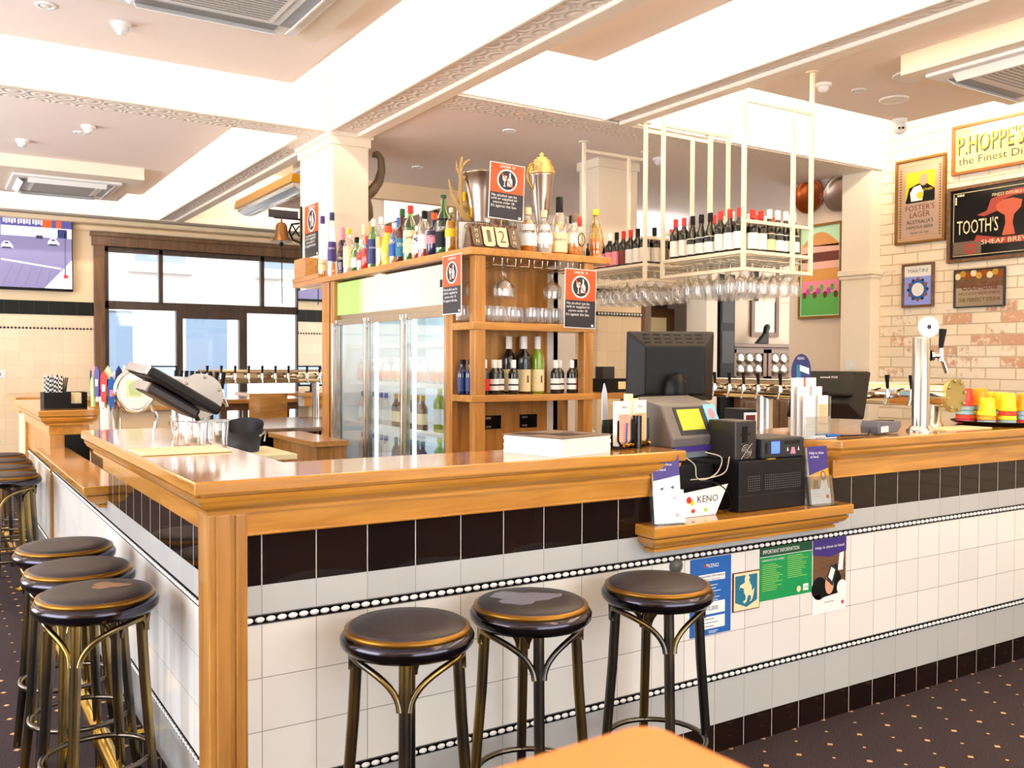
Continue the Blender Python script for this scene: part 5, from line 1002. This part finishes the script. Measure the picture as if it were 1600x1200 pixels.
m = MB(); T = face_front(0, .05, .265); m.prism([(.058*math.cos(2*PI*i/28), .073*math.sin(2*PI*i/28)) for i in range(28)], 0, .003, 0, T); T2 = T @ Matrix.Translation((0, 0, .0034)); m.text('KENO', .04, T2 @ Matrix.Translation((-.005, .055, 0)), 1); q(m, T2, -.03, -.005, -.03, .03, 2); pg(m, T2, [(-.01, .028), (.045, .015), (.045, -.01), (-.01, .005)], 1, .0002); disc(m, T2, .012, -.048, .02, 3); disc(m, T2, -.025, -.035, .014, 1, .0003); disc(m, T2, -.025, -.035, .007, 4, .0005)
m.build('round_card', ['navy', 'white', 'teal', 'orange', 'red'], t); MB().box(-.004, .004, .045, .05, .1, .2).build('card_stem', 'white', t)
t = thing('payment_terminal', 'grey card payment terminal lying on the right bar top', 'card terminal', (2.86, .10, ZT), .2)
MB().prism([(-.11, .0), (.08, 0), (.11, .02), (.11, .045), (-.10, .055), (-.115, .03)], -.04, .04, 0, face_front(0, 0, .004)).build('body', mat('slate', '5a5c68', .4), t, bevel=.005); MB().box(-.09, -.02, -.0415, -.040, .01, .035).build('side_panel', 'white_plastic', t); MB().box(-.06, .06, -.03, .03, .052, .056).build('keypad', 'black', t); MB().tube([(-.11, 0, .02), (-.16, -.02, .004), (-.25, .0, .004), (-.34, .05, .004)], .003, 6).build('cable', 'black', t)
# single tap
def tap(parent, base, d, mat_m='chrome', s=1, hl=.075):
    """base: point on the barrel; d: outward unit direction (horizontal)"""
    b = Vector(base); d = Vector(d); z = Vector((0, 0, 1))
    m = MB(); m.cyl(b, b+d*.012*s, .024*s, n=14).cyl(b, b+d*.055*s, .011*s, n=10).cyl(b+d*.05*s-z*.02*s, b+d*.05*s+z*.03*s, .014*s, .010*s, n=10).cyl(b+d*.055*s-z*.015*s, b+d*.075*s-z*.065*s, .009*s, n=10)
    o = m.build('tap', mat_m, parent, True)
    h = MB(); p0 = b+d*.048*s+z*.028*s; h.cyl(p0, p0+z*hl*s+d*.008*s, .008*s, .014*s, n=10); 
    o2 = h.build('tap_handle', 'black', o)
    for v in o2.data.vertices: v.co -= Vector(ORG[parent.name])
    return o
t = thing('beer_tap', 'tall single chrome beer tap with a round white badge on the right bar top', 'beer tap', (3.115, .085, ZT))
MB().lathe([(.060, 0), (.060, .006), (.046, .018), (.041, .024)], 30).lathe([(.037, .018), (.037, .412), (.034, .418), (.001, .42)], 30).build('column', 'steel', t)
m = MB().cyl((.035, -.005, .455), (.030, .0, .455), .045, n=28); m.v = [(a-.005, b, c) for a, b, c in m.v]
m = MB(); T = Matrix.Rotation(-.45, 4, 'Z') @ face_front(.02, -.02, .462); m.prism([(.046*math.cos(2*PI*i/28), .046*math.sin(2*PI*i/28)) for i in range(28)], -.006, .006, 0, T); disc(m, T @ Matrix.Translation((0, 0, .0064)), 0, 0, .010, 1); m.build('badge', ['white', 'charcoal'], t)
tap(t, (3.15, .07, ZT+.335), (.9, -.42, 0), s=1.15)
# long chrome barrel with taps
t = thing('tap_barrel', 'long polished barrel with black-handled taps running back from the right bar top', 'beer tower', (3.46, .2, ZT))
XB, ZBR = 3.46, 1.262
MB().cyl((XB, .16, ZBR), (XB, 1.78, ZBR), .058, n=28).build('barrel', mat('warm_chrome', 'd8cbb0', .12, 1), t, True)
m = MB().cyl((XB, .135, ZBR), (XB, .155, ZBR), .080, n=32)
for i in range(8): a_ = 2*PI*i/8+.2; m.ball((XB+.068*math.cos(a_), .13, ZBR+.068*math.sin(a_)), .008, 8, 5)
m.build('end_plate', 'end_brass', t, True); MB().lathe([(.055, 0), (.055, .01), (.045, .02), (.045, .12)], 24, (XB, .26, ZT)).build('support', 'steel', t, True); MB().lathe([(.06, 0), (.05, .02), (.045, .35)], 24, (XB, 1.30, .9)).build('support', 'steel', t, True)
for y in (.30, .43, .56, .69, .82, 1.0, 1.10, 1.26, 1.37, 1.48, 1.60, 1.70): tap(t, (XB-.055, y, ZBR), (-1, 0, 0), s=.82, hl=.085)
MB().box(3.30, 3.7, .86, 1.9, .86, .9).box(3.34, 3.66, .86, 1.86, 0, .86).build('bench', 'cream_print', bn, True)
# bar mat and tray of cups
t = thing('bar_mat', 'pale bar mat lying on the right bar top by the tap', 'mat', (3.40, .10, ZT)); MB().box(-.16, .2, -.06, .09, 0, .004).build('mat', 'cream_print', t)
TX, TY = 3.86, .17
t = thing('serving_tray', 'round black serving tray holding coloured cups at the right edge', 'tray', (TX, TY, ZT)); MB().lathe([(.001, 0), (.17, 0), (.205, .018), (.209, .020), (.208, .016), (.172, -.0), (.001, 0)][:4]+[(.202, .022), (.168, .006), (.001, .006)], 40).build('tray', 'black', t)
cols = {'red': 'cup_red', 'yellow': 'cup_yellow', 'orange': 'cup_orange', 'pale blue': 'cup_blue', 'pink': 'cup_pink'}
CP = {}
def cup(label, loc, c):
    if c in CP: return dup(CP[c], loc, 0, label, 'stacked coloured cups on the tray')
    t = thing('plastic_cup', label, 'cup', loc, 0, 'stacked coloured cups on the tray')
    MB().lathe([(.040, 0), (.0425, .002), (.0425, .006), (.040, .008), (.0385, .03), (.036, .055), (.033, .082), (.031, .086), (.001, .087)], 22).build('wall', cols[c], t)
    m = MB()
    for z, r_ in ((.03, .0392), (.055, .0366)): m.lathe([(r_-.002, z-.002), (r_, z), (r_-.002, z+.002)], 22); m.f = m.f[:-2]; m.m = m.m[:-2]; m.s = m.s[:-2]
    m.build('ribs', cols[c], t); CP[c] = t; return t
stacks = [((3.725, .25), ['pink', 'red', 'pale blue', 'pale blue', 'red'], 'leftmost stack'), ((3.735, .145), ['pale blue', 'orange', 'yellow'], 'front left stack'), ((3.82, .23), ['red', 'orange', 'yellow', 'pale blue', 'orange'], 'rear middle stack'), ((3.835, .10), ['pale blue', 'yellow', 'red', 'yellow'], 'front middle stack'), ((3.92, .18), ['pink', 'orange', 'pale blue', 'yellow'], 'stack behind the front right one'), ((3.925, .065), ['red', 'pale blue', 'pale blue', 'orange'], 'front right stack'), ((3.98, .27), ['red', 'yellow', 'orange', 'yellow'], 'rear right stack')]
for (x, y), cs, nm in stacks:
    for k, c in enumerate(cs): cup('%s plastic cup, %s from the bottom of the %s' % (c, ORD[k], nm), (x, y, ZT+.0065+k*.0215), c)

# ================================================================== LEFT SIDE OF THE BAR
t = thing('till_monitor', 'black touch-screen till seen edge-on above the left bar top', 'till', (.22, 1.16, ZT), 0)
R_ = Matrix.Translation((-.045, 0, .195)) @ Matrix.Rotation(.54, 4, 'Y') @ Matrix.Rotation(.12, 4, 'Z')
MB().box(-.155, .145, -.13, .13, -.019, .019, 0, R_).build('casing', 'black_plastic', t, bevel=.012); MB().box(-.161, -.154, -.12, .12, -.015, .015, 0, R_).build('top_edge', 'chrome', t); MB().box(-.13, .12, -.115, .115, .0192, .0205, 0, R_).build('screen', 'black_gloss', t)
MB().box(-.11, .10, -.08, .08, -.066, -.024, 0, R_).build('lower_unit', 'dark_plastic', t, bevel=.012); MB().box(-.116, -.109, -.07, .07, -.062, -.03, 0, R_).build('unit_trim', 'chrome', t)
MB().tube([(-.0, 0, .13), (.03, 0, .09), (.05, 0, .05), (.052, 0, .0)], .009, 8).cyl((.05, 0, 0), (.05, 0, .008), .05).build('arm', 'black', t)
t = thing('bar_mat', 'pale timber mat lying across the left bar top', 'mat', (.10, .79, ZT)); MB().box(-.135, .15, -.11, .11, 0, .006).build('mat', 'cream_print', t, bevel=.002)
t0 = None
for i, (x, y) in enumerate([(.165, 1.02), (.24, .99), (.20, .94), (.265, .90), (.22, 1.30), (.27, 1.40)]):
    lab = 'clear straight tumbler standing near the till on the left bar top'
    if t0: t0 = dup(t0, (x, y, ZT), 0, lab, 'tumblers by the left till')
    else:
        t0 = thing('tumbler', lab, 'glass', (x, y, ZT), 0, 'tumblers by the left till'); MB().lathe([(.001, .004), (.026, 0), (.028, .004), (.034, .085)], 18).build('bowl', 'glass', t0); MB().tube([(.034*math.cos(2*PI*k/18), .034*math.sin(2*PI*k/18), .085) for k in range(18)], .0012, 5, closed=True).build('rim', 'glass', t0)
ib = thing('inner_bench', 'timber work bench inside the left run of the bar', 'bench', (.5, 2.8, 0)); MB().box(.27, .95, 1.9, 4.2, .83, .86).build('top', 'cream_print', ib, True); MB().box(.30, .9, 1.95, 4.15, 0, .83).build('body', 'oak_y', ib, True)
t = thing('badge_tower', 'steel tap tower crowded with coloured badges behind the left ledge', 'beer tower', (.31, 3.45, .861))
MB().lathe([(.075, 0), (.07, .01), (.06, .02), (.06, .42), (.05, .45), (.001, .46)], 28).build('column', 'steel', t)
bc = ['white', 'navy', 'pink', 'lime', 'paper', 'purple', 'white', 'red', 'cream_print', 'blue']
for i in range(20):
    a_ = -PI*1.1+PI*1.2*i/19; r_ = .088+.016*(i % 2); x, y = r_*math.cos(a_), r_*math.sin(a_); z = .34+.03*((i*7) % 3)
    T = Matrix.Translation((x, y, z)) @ Matrix.Rotation(a_+PI/2, 4, 'Z') @ face_front(0, 0, 0)
    m = MB().prism([(-.012, -.06), (.012, -.06), (.019, .03), (.017, .09), (0, .12), (-.017, .09), (-.019, .03)], -.004, .004, 0, T); m.prism([(-.008, .0), (.008, .0), (.010, .04), (-.010, .04)], .004, .005, 1, T); m.build('badge', [bc[i % 10], bc[(i+3) % 10]], t)
t = thing('tap_medallion', 'large round clear medallion on a curved chrome arm beside the badge tower', 'tap badge', (.42, 3.30, .861))
T = face_front(0, 0, .375); m = MB(); m.tube([T @ Vector((.105*math.cos(2*PI*i/30), .118*math.sin(2*PI*i/30), 0)) for i in range(30)], .014, 8, closed=True); m.tube([(.08, 0, .30), (.12, 0, .22), (.10, 0, .10), (.05, 0, 0)], .012, 8); m.build('ring', 'chrome', t)
m = MB(); m.prism([(.092*math.cos(2*PI*i/30), .105*math.sin(2*PI*i/30)) for i in range(30)], -.004, .004, 0, T); q(m, T, -.05, .04, -.04, .06, 1, .0045); pg(m, T, [(-.03, -.03), (.03, -.03), (.05, .03), (0, .06), (-.04, .03)], 2, .005); m.build('face', ['paper', 'cream_print', mat('sage', 'b0c890', .5)], t)
t = thing('round_tap_tower', 'round steel tap tower with a row of black handles on its right side', 'beer tower', (.62, 2.62, .861))
X0, Z0 = .62, 1.225
MB().cyl((X0, 2.62, Z0), (X0, 3.95, Z0), .095, n=28).build('barrel', 'steel', t, True); m = MB().cyl((X0, 2.60, Z0), (X0, 2.62, Z0), .118, n=36); _bp = 1
for i in range(6): a_ = 2*PI*i/6+.3; m.ball((X0+.10*math.cos(a_), 2.597, Z0+.10*math.sin(a_)), .009, 8, 5)
m.build('end_plate', 'brushed', t, True); MB().lathe([(.095, 0), (.085, .02), (.085, .30)], 28, (X0, 2.75, .861)).build('support', 'steel', t, True)
for i in range(9): tap(t, (X0+.09, 2.70+i*.14, Z0+.0), (1, -.0, 0), s=1.0, hl=.095)
t = thing('tap_rail', 'far horizontal steel tap rail in front of the street window', 'beer tower', (1.9, 5.5, .9))
MB().cyl((1.30, 5.5, 1.275), (2.55, 5.5, 1.275), .06, n=24).build('barrel', 'warm_chrome', t, True)
for x in (1.36, 2.49): MB().cyl((x, 5.5, .905), (x, 5.5, 1.24), .03, n=16).build('support', 'steel', t, True)
for i in range(10): tap(t, (1.36+i*.115, 5.445, 1.275), (0, -1, 0), s=.9)
t = thing('tap_bench', 'stainless steel bench with dark underside below the far tap rail', 'bench', (1.9, 5.0, 0)); MB().box(1.12, 2.7, 4.45, 5.75, .86, .90).build('top', 'steel', t, True, .004); MB().box(1.2, 2.6, 4.9, 5.65, .15, .86).build('body', 'black', t, True)
for x in (1.16, 1.7, 2.2): MB().box(x, x+.03, 4.5, 4.53, 0, .86).build('leg', 'steel', t, True)
t = thing('oak_side_counter', 'low oak counter at the foot of the fridge, left side', 'counter', (1.62, 3.8, 0)); MB().box(1.52, 1.765, 3.35, 4.3, .85, .885).build('top', 'oak_y', t, True, .003); MB().box(1.55, 1.76, 3.38, 4.27, 0, .85).build('body', 'oak_z', t, True)
t = thing('plastic_tub', 'black plastic tub with a handle hole behind the left bar top', 'tub', (1.08, 3.25, .861), -.2)
m = MB(); n = 24; vs = []
for z, r_ in ((0, .09), (.0, .09), (.10, .11), (.16, .12)):
    for i in range(n): a_ = 2*PI*i/n; zz = z+(.04*math.sin(a_+.3) if z > .12 else 0); vs.append((r_*math.cos(a_), r_*math.sin(a_), zz))
m.add(vs, [(k*n+i, k*n+(i+1) % n, (k+1)*n+(i+1) % n, (k+1)*n+i) for k in range(3) for i in range(n)], 0, True); m.build('wall', 'charcoal', t); t.location = (1.02, 3.2, .861)
m = MB().tube([(.09, -.08, .10), (.125, -.02, .12), (.13, .02, .10), (.12, .0, .06)], .008, 6); m.build('handle', 'steel', t)
MB().box(.95, 1.25, 2.9, 3.5, .83, .86).build('top', 'cream_print', ib, True)
# straw caddy
t = thing('straw_caddy', 'black caddy with striped paper straws at the far left of the bar', 'caddy', (.125, 4.0, ZT), .05)
m = MB().box(-.12, .12, -.07, .07, 0, .006).box(-.12, .03, -.072, -.066, 0, .10).box(.03, .12, -.072, -.066, 0, .03).box(.09, .12, -.072, -.066, 0, .10).box(-.12, .12, .066, .072, 0, .10).box(-.123, -.117, -.07, .07, 0, .10).box(.117, .123, -.07, .07, 0, .10).box(.0, .006, -.07, .07, 0, .10); m.build('tray', 'black', t)
MB().box(.035, .095, -.05, .05, .006, .095).build('napkins', 'cream_print', t)
for i in range(15):
    x = -.108+(i % 8)*.0125; y = -.045+.05*(i//8)+.01*(i % 2); h_ = .185+.008*(i % 3)
    m = MB(); n_ = 14
    for k in range(n_): m.cyl((x+.004*k/n_, y, .008+k*h_/n_), (x+.004*(k+1)/n_, y, .008+(k+1)*h_/n_), .0048, n=7, m=(k+i) % 2, caps=k in (0, n_-1))
    m.build('straw', ['black', 'white'], t)
for i in range(4): MB().cyl((-.01+i*.005, -.03+i*.02, .01), (-.015+i*.014, -.03+i*.02, .19), .0035, n=6).build('straw', 'black', t)
# far bar and furniture
t = thing('far_counter', 'oak-topped rear bar counter in front of the tiled wall', 'counter', (.6, 6.4, 0)); MB().box(0, 1.32, 5.96, 7.1, 1.07, 1.11).build('top', 'oak_x', t, True, .004); MB().box(.03, 1.29, 5.99, 7.07, .98, 1.07).build('frieze', 'top_x', t, True); MB().box(.1, 1.22, 6.06, 7.0, 0, .98).build('body', 'wall_cream', t, True)
def high_table(label, loc, w, d, h=1.03):
    t = thing('high_table', label, 'table', loc); MB().box(-w/2, w/2, -d/2, d/2, h-.04, h).build('top', 'oak_x', t, bevel=.004); MB().box(-w/2+.06, w/2-.06, -d/2+.06, d/2-.06, h-.11, h-.04).build('apron', 'brown_x', t)
    for sx in (-1, 1):
        for sy in (-1, 1): MB().box(sx*(w/2-.1)-.03, sx*(w/2-.1)+.03, sy*(d/2-.1)-.03, sy*(d/2-.1)+.03, 0, h-.04).build('leg', 'brown_z', t)
    return t
high_table('tall timber table behind the far tap rail by the window', (2.25, 7.0, 0), 1.0, .7)
high_table('tall timber table farther back, closest to the street door', (3.0, 8.5, 0), .9, .7)
def bchair(label, loc, rz, sh=.72):
    t = thing('bar_chair', label, 'chair', loc, rz); MB().lathe([(.001, 0), (.19, 0), (.2, .012), (.19, .03), (.001, .035)], 24, (0, 0, sh)).build('seat', 'white_plastic', t)
    for sx in (-1, 1):
        for sy in (-1, 1): MB().tube([(sx*.13, sy*.13, sh), (sx*.19, sy*.19, 0)], .014, 8).build('leg', 'brown_z', t)
    m = MB(); n = 8; vs = [(-.18+.36*i/n, .19+.03*math.sin(PI*i/n)+dy, z) for z in (sh+.12, sh+.38) for dy in (0, .02) for i in range(n+1)]
    k = n+1; m.add(vs, [(i, i+1, 2*k+i+1, 2*k+i) for i in range(n)]+[(k+i+1, k+i, 3*k+i, 3*k+i+1) for i in range(n)]+[(2*k+i, 2*k+i+1, 3*k+i+1, 3*k+i) for i in range(n)]+[(i+1, i, k+i, k+i+1) for i in range(n)]+[(0, k, 3*k, 2*k), (n, 2*k+n, 3*k+n, k+n)]); m.build('backrest', 'oak_x', t)
    for sx in (-1, 1): MB().box(sx*.13-.012, sx*.13+.012, .19, .21, sh, sh+.2).build('back_post', 'brown_z', t)
    return t
bchair('timber bar chair with curved back at the right end of the high table', (3.02, 6.7, 0), -1.9)
bchair('timber bar chair tucked at the near side of the high table', (2.15, 6.45, 0), 3.1)
bchair('brown timber bar chair cut off by the left picture edge', (-.33, 5.55, 0), 1.2, .78)
# televisions and screens
t = thing('television', 'wall television showing a white car on a race track at the left edge', 'television', (.12, 9.40, 2.20)); W_, H_ = 1.46, .84
MB().box(-W_/2, W_/2, 0, .05, 0, H_).build('casing', 'black', t, bevel=.004); MB().box(-.2, .2, .05, .1, .2, .6).build('mount', 'black', t)
m = MB(); w2, h2 = W_/2-.012, H_-.012; q(m, face_front(0, -.0008, 0), -w2, 0, .03, h2, 0); T = face_front(.359, -.001, 0) @ Matrix.Diagonal((.5, 1, 1, 1))
q(m, T, -w2, w2, .03, h2, 0); q(m, T, -w2, w2, h2-.22, h2, 1, .0005); q(m, T, -w2, w2, h2-.11, h2, 2, .001)
for i in range(14): q(m, T, -.68+i*.055+.02*(i//5), -.645+i*.055+.02*(i//5), h2-.075-.01*(i % 2), h2-.03, 1, .0016)
q(m, T, .12, .30, h2-.11, h2, 3, .0014); q(m, T, .40, .5, h2-.11, h2, 3, .0014)
pg(m, T, [(.15, .03), (w2, .36), (w2, .03)], 1, .001); pg(m, T, [(-w2, .33), (.5, .25), (.5, .265), (-w2, .345)], 1, .001)
for x, y in ((.34, .53), (-.60, .47)): pg(m, T, [(x-.12, y), (x-.11, y+.035), (x-.06, y+.07), (x+.04, y+.07), (x+.09, y+.035), (x+.12, y+.02), (x+.12, y)], 1, .0016); q(m, T, x-.10, x+.08, y-.012, y+.008, 6, .002); q(m, T, x-.05, x+.03, y+.04, y+.06, 7, .002)
q(m, T, -.02, .12, h2-.24, h2-.2, 6, .0016); q(m, T, .56, .60, .16, h2-.15, 5, .0018); q(m, T, .54, .64, .15, .19, 4, .002); q(m, T, .42, .62, h2-.22, h2-.12, 7, .0018)
for k in range(5): pg(m, T, [(-.7+k*.22, .05), (-.5+k*.2, .28), (-.49+k*.2, .28), (-.69+k*.22, .05)], 5, .0012)
m.build('screen_image', [mat('tv_grey', '8482b0', .5, emit=.3), mat('tv_white', 'f6f6ff', .5, emit=.45), mat('tv_purple', '5a58a0', .5, emit=.3), mat('tv_orange', 'f06020', .5, emit=.5), mat('tv_red', 'c83838', .5, emit=.3), mat('tv_dark', '706c98', .5, emit=.25), mat('tv_black', '3c3a58', .5, emit=.1), mat('tv_blue', '2c3c80', .5, emit=.2)], t)
t = thing('order_tablet', 'small tilted black tablet on the rear counter before the street window', 'tablet', (1.16, 6.15, 1.11), -.1); R_ = Matrix.Translation((0, 0, .06)) @ Matrix.Rotation(-.25, 4, 'X'); MB().box(-.13, .13, 0, .02, 0, .20, 0, R_).build('casing', 'black', t); MB().box(-.115, .115, -.001, 0, .015, .185, 0, R_).build('screen', 'screen_blue', t); MB().cyl((0, .01, 0), (0, .01, .12), .012).cyl((0, .01, 0), (0, .01, .006), .06).build('stand', 'black', t)
t = thing('wall_socket', 'white wall power point on the cream tiles at the left edge', 'socket', (.10, 9.499, 1.20)); MB().box(-.06, .06, -.008, 0, 0, .10).build('plate', 'white_plastic', t); MB().box(-.01, .01, -.011, -.008, .03, .06).build('switch', 'grey_plastic', t)

# ================================================================== REAR ROOM
t = thing('dresser', 'brown timber dresser with leadlight glass doors in the rear room', 'dresser', (8.6, 6.0, 0)); X0, X1 = 7.93, 9.28
MB().box(X0, X1, 5.75, 6.19, 0, .98).build('base', 'brown_x', t, True, .006); MB().box(X0-.03, X1+.03, 5.72, 6.19, .98, 1.02).build('worktop', 'brown_x', t, True); MB().box(X0, X1, 5.95, 6.19, 1.16, 1.60).build('upper_case', 'brown_x', t, True); MB().box(X0-.04, X1+.04, 5.9, 6.19, 1.60, 1.65).build('cornice', 'brown_x', t, True, .01)
for x in (X0, X1-.06): MB().box(x, x+.06, 5.97, 6.19, 1.02, 1.16).build('post', 'brown_z', t, True)
for i in range(2):
    x = X0+.05+i*.64; d = MB().box(x, x+.06, 5.93, 5.95, 1.18, 1.58).box(x+.55, x+.61, 5.93, 5.95, 1.18, 1.58).box(x, x+.61, 5.93, 5.95, 1.18, 1.23).box(x, x+.61, 5.93, 5.95, 1.53, 1.58).build('door', 'brown_x', t, True)
    m = MB()
    for a_ in range(3):
        for b_ in range(2): m.ball((x+.06+.082+a_*.163, 5.945, 1.305+b_*.15), .08, 12, 6, 0, (1, .25, .92))
    g_ = m.build('leadlight', 'mirror_silver', d)
    for v in g_.data.vertices: v.co -= Vector(ORG[t.name])
for i in range(2): MB().box(X0+.06+i*.64, X0+.62+i*.64, 5.74, 5.75, .1, .92).build('lower_door', 'brown_z', t, True, .004)
t = thing('wall_mirror', 'narrow timber-framed mirror on the rear wall above the dresser', 'mirror', (8.82, 6.195, 1.75)); MB().box(-.26, .26, -.03, 0, 0, .06).box(-.26, .26, -.03, 0, 1.0, 1.06).box(-.26, -.2, -.03, 0, .06, 1.0).box(.2, .26, -.03, 0, .06, 1.0).build('frame', 'brown_z', t); MB().box(-.2, .2, -.012, 0, .06, 1.0).build('glass', mat('reflection_pane', 'b4c4b8', .25), t)  # mirror glass in flat pale green, its reflection painted into the colour
t = thing('column_speaker', 'tall narrow black column speaker in the rear room', 'speaker', (7.80, 5.95, 1.3)); MB().box(-.13, .13, -.1, .1, -1.3, 1.2).build('cabinet', 'black', t, bevel=.01); MB().box(-.10, .10, -.105, -.1, .1, .5).box(-.10, .10, -.105, -.1, .6, 1.1).build('grille', 'charcoal', t)
t = thing('dark_ornament', 'small black animal ornament on top of the dresser', 'ornament', (8.55, 5.98, 1.651)); MB().prism([(-.12, 0), (.10, 0), (.10, .16), (.13, .22), (.10, .26), (.06, .23), (.04, .14), (-.10, .02)], -.03, .03, 0, face_front(0, 0, 0)).build('body', 'black', t, bevel=.008)
struct(MB().box(7.44, 7.62, 5.85, 6.2, 0, ZB).build('wall_pilaster', 'paint'))
struct(MB().box(4.8, 11, 6.08, 6.2, 2.94, 3.05).build('trim_17', 'paint', bevel=.02))
t = thing('black_frame', 'large black picture frame high on the rear wall', 'picture', (8.9, 6.19, 2.3)); MB().box(-1.0, 1.2, -.03, 0, .62, .72).box(-1.0, -.92, -.03, 0, 0, .62).build('frame', 'black', t); MB().box(-.92, 1.2, -.015, 0, 0, .62).build('panel', 'wall_grey', t); t.location = (9.6, 6.19, 2.42-.2)
# copper tray plates and burger poster on the side wall
XW = 6.20
for nm, lab, y, z, mt in (('copper_tray', 'round beaten copper tray hung on the wall left of the white pillar', 3.262, 2.925, 'copper'), ('steel_tray', 'round grey metal tray hung half behind the white pillar', 2.935, 2.90, 'pewter')):
    t = thing(nm, lab, 'tray', (XW-.002, y, z)); T = Matrix.Rotation(-PI/2, 4, 'Y'); m = MB().lathe([(.001, .012), (.11, .010), (.125, .02), (.155, .035), (.160, .035), (.158, .028), (.13, .0), (.001, 0)][::-1], 40, (0, 0, 0), 0, T); m.build('dish', mt, t)
    m = MB().tube([T @ Vector((.158*math.cos(2*PI*i/30), .158*math.sin(2*PI*i/30), .035)) for i in range(30)], .005, 6, closed=True).tube([(-.01, .16, .02), (-.03, .20, .02), (-.03, .20, -.02), (-.01, .16, -.02)], .004, 6); m.build('rim', mt, t)
t = thing('burger_poster', 'gold-framed burger poster on the wall left of the white pillar', 'poster', (XW-.002, 3.145, 1.81)); T = face_left(-.012, 0, 0) @ Matrix.Diagonal((.76, 1.06, 1, 1)); w, h = .62, .80
m = MB()
for a in ((-w/2, w/2, 0, .022), (-w/2, w/2, h-.022, h), (-w/2, -w/2+.022, .022, h-.022), (w/2-.022, w/2, .022, h-.022)): m.box(a[0], a[1], a[2], a[3], -.01, .012, 0, T)
m.build('frame', 'frame_gold', t); m = MB(); q(m, T, -.29, .29, .022, h-.022, 0); q(m, T, -.27, .27, .03, .22, 1, .0004)
pg(m, T, [(-.27, .62)]+[(-.27+.54*i/12, .62+.11*math.sin(PI*i/12)) for i in range(13)]+[(.27, .60)], 2, .0005); q(m, T, -.27, .27, .56, .62, 3, .0005); q(m, T, -.27, .27, .48, .56, 4, .0006); q(m, T, -.26, .26, .42, .48, 3, .0006); q(m, T, -.27, .27, .32, .42, 2, .0005); q(m, T, -.27, .27, .22, .32, 5, .0005)
for i in range(10): disc(m, T, -.22+i*.05, .20+.03*(i % 3), .03, (4, 6, 1)[i % 3], .0008, 12)
m.build('print', [mat('mint', 'c0e8c0', .5), 'grass', mat('bun', 'd89850', .5), 'paper_pink', mat('patty', '6a2c1c', .5), 'pink', 'magenta'], t)
# light switch on pillar
t = thing('light_switch', 'white light switch plate on the pillar by the brick wall', 'switch', (6.142, 2.76, 1.35)); t.rotation_euler = (0, 0, -PI/2); MB().box(-.055, .055, -.008, 0, 0, .085).build('plate', 'white_plastic', t); MB().box(-.008, .008, -.011, -.008, .03, .055).build('rocker', 'white', t)
# little bar beside the tiled column
t = thing('side_station', 'oak service shelf beside the tiled column behind the till monitor', 'shelf', (3.4, 2.5, 0)); MB().box(2.95, 3.62, 2.35, 2.75, 1.17, 1.21).build('top', 'oak_x', t, True); MB().box(2.98, 3.6, 2.4, 2.73, 0, .82).build('body', 'oak_x', t, True); MB().box(2.97, 3.6, 2.38, 2.74, .82, .85).build('shelf', 'oak_x', t, True)
for x in (2.97, 3.57): MB().box(x, x+.04, 2.6, 2.74, .85, 1.17).build('post', 'oak_z', t, True)
t = thing('straw_caddy', 'black caddy of straws and napkins on the oak service shelf behind the till', 'caddy', (3.30, 2.5, 1.211)); MB().box(-.11, .12, -.07, .07, 0, .09).build('tray', 'black', t); MB().box(-.10, -.0, -.03, .05, .09, .17).build('straws', 'charcoal', t); MB().box(-.0, .09, -.0725, -.07, .02, .07).build('card', 'cream_print', t)
# foreground table
t = thing('near_table', 'blurred orange timber table corner in the foreground', 'table', (-.118, -1.832, 0), .05)
m = MB(); cr = .025
pts = [(-.62, 0), (-cr, 0)]+[(-cr+cr*math.sin(a_), -cr+cr*math.cos(a_)) for a_ in [PI/2*k/6 for k in range(1, 6)]]+[(0, -cr), (0, -.5), (-.62, -.5)]
m.prism(pts, 1.09, 1.127); m.build('top', mat('honey_top', 'e0862c', .4), t, bevel=.005)
MB().box(-.34, -.28, -.28, -.22, .02, 1.085).build('pedestal', 'black', t); MB().box(-.5, -.12, -.43, -.07, 0, .02).build('foot', 'black', t)

t = thing('white_jug', 'small white conical jug on the oak service shelf behind the menu stack', 'jug', (3.06, 2.44, .851)); MB().lathe([(.001, 0), (.06, 0), (.062, .02), (.03, .12), (.014, .17), (.018, .215), (.001, .22)], 20).build('body', 'white', t); MB().tube([(.02, 0, .12), (.055, 0, .10), (.055, 0, .05)], .006, 6).build('handle', 'white', t)
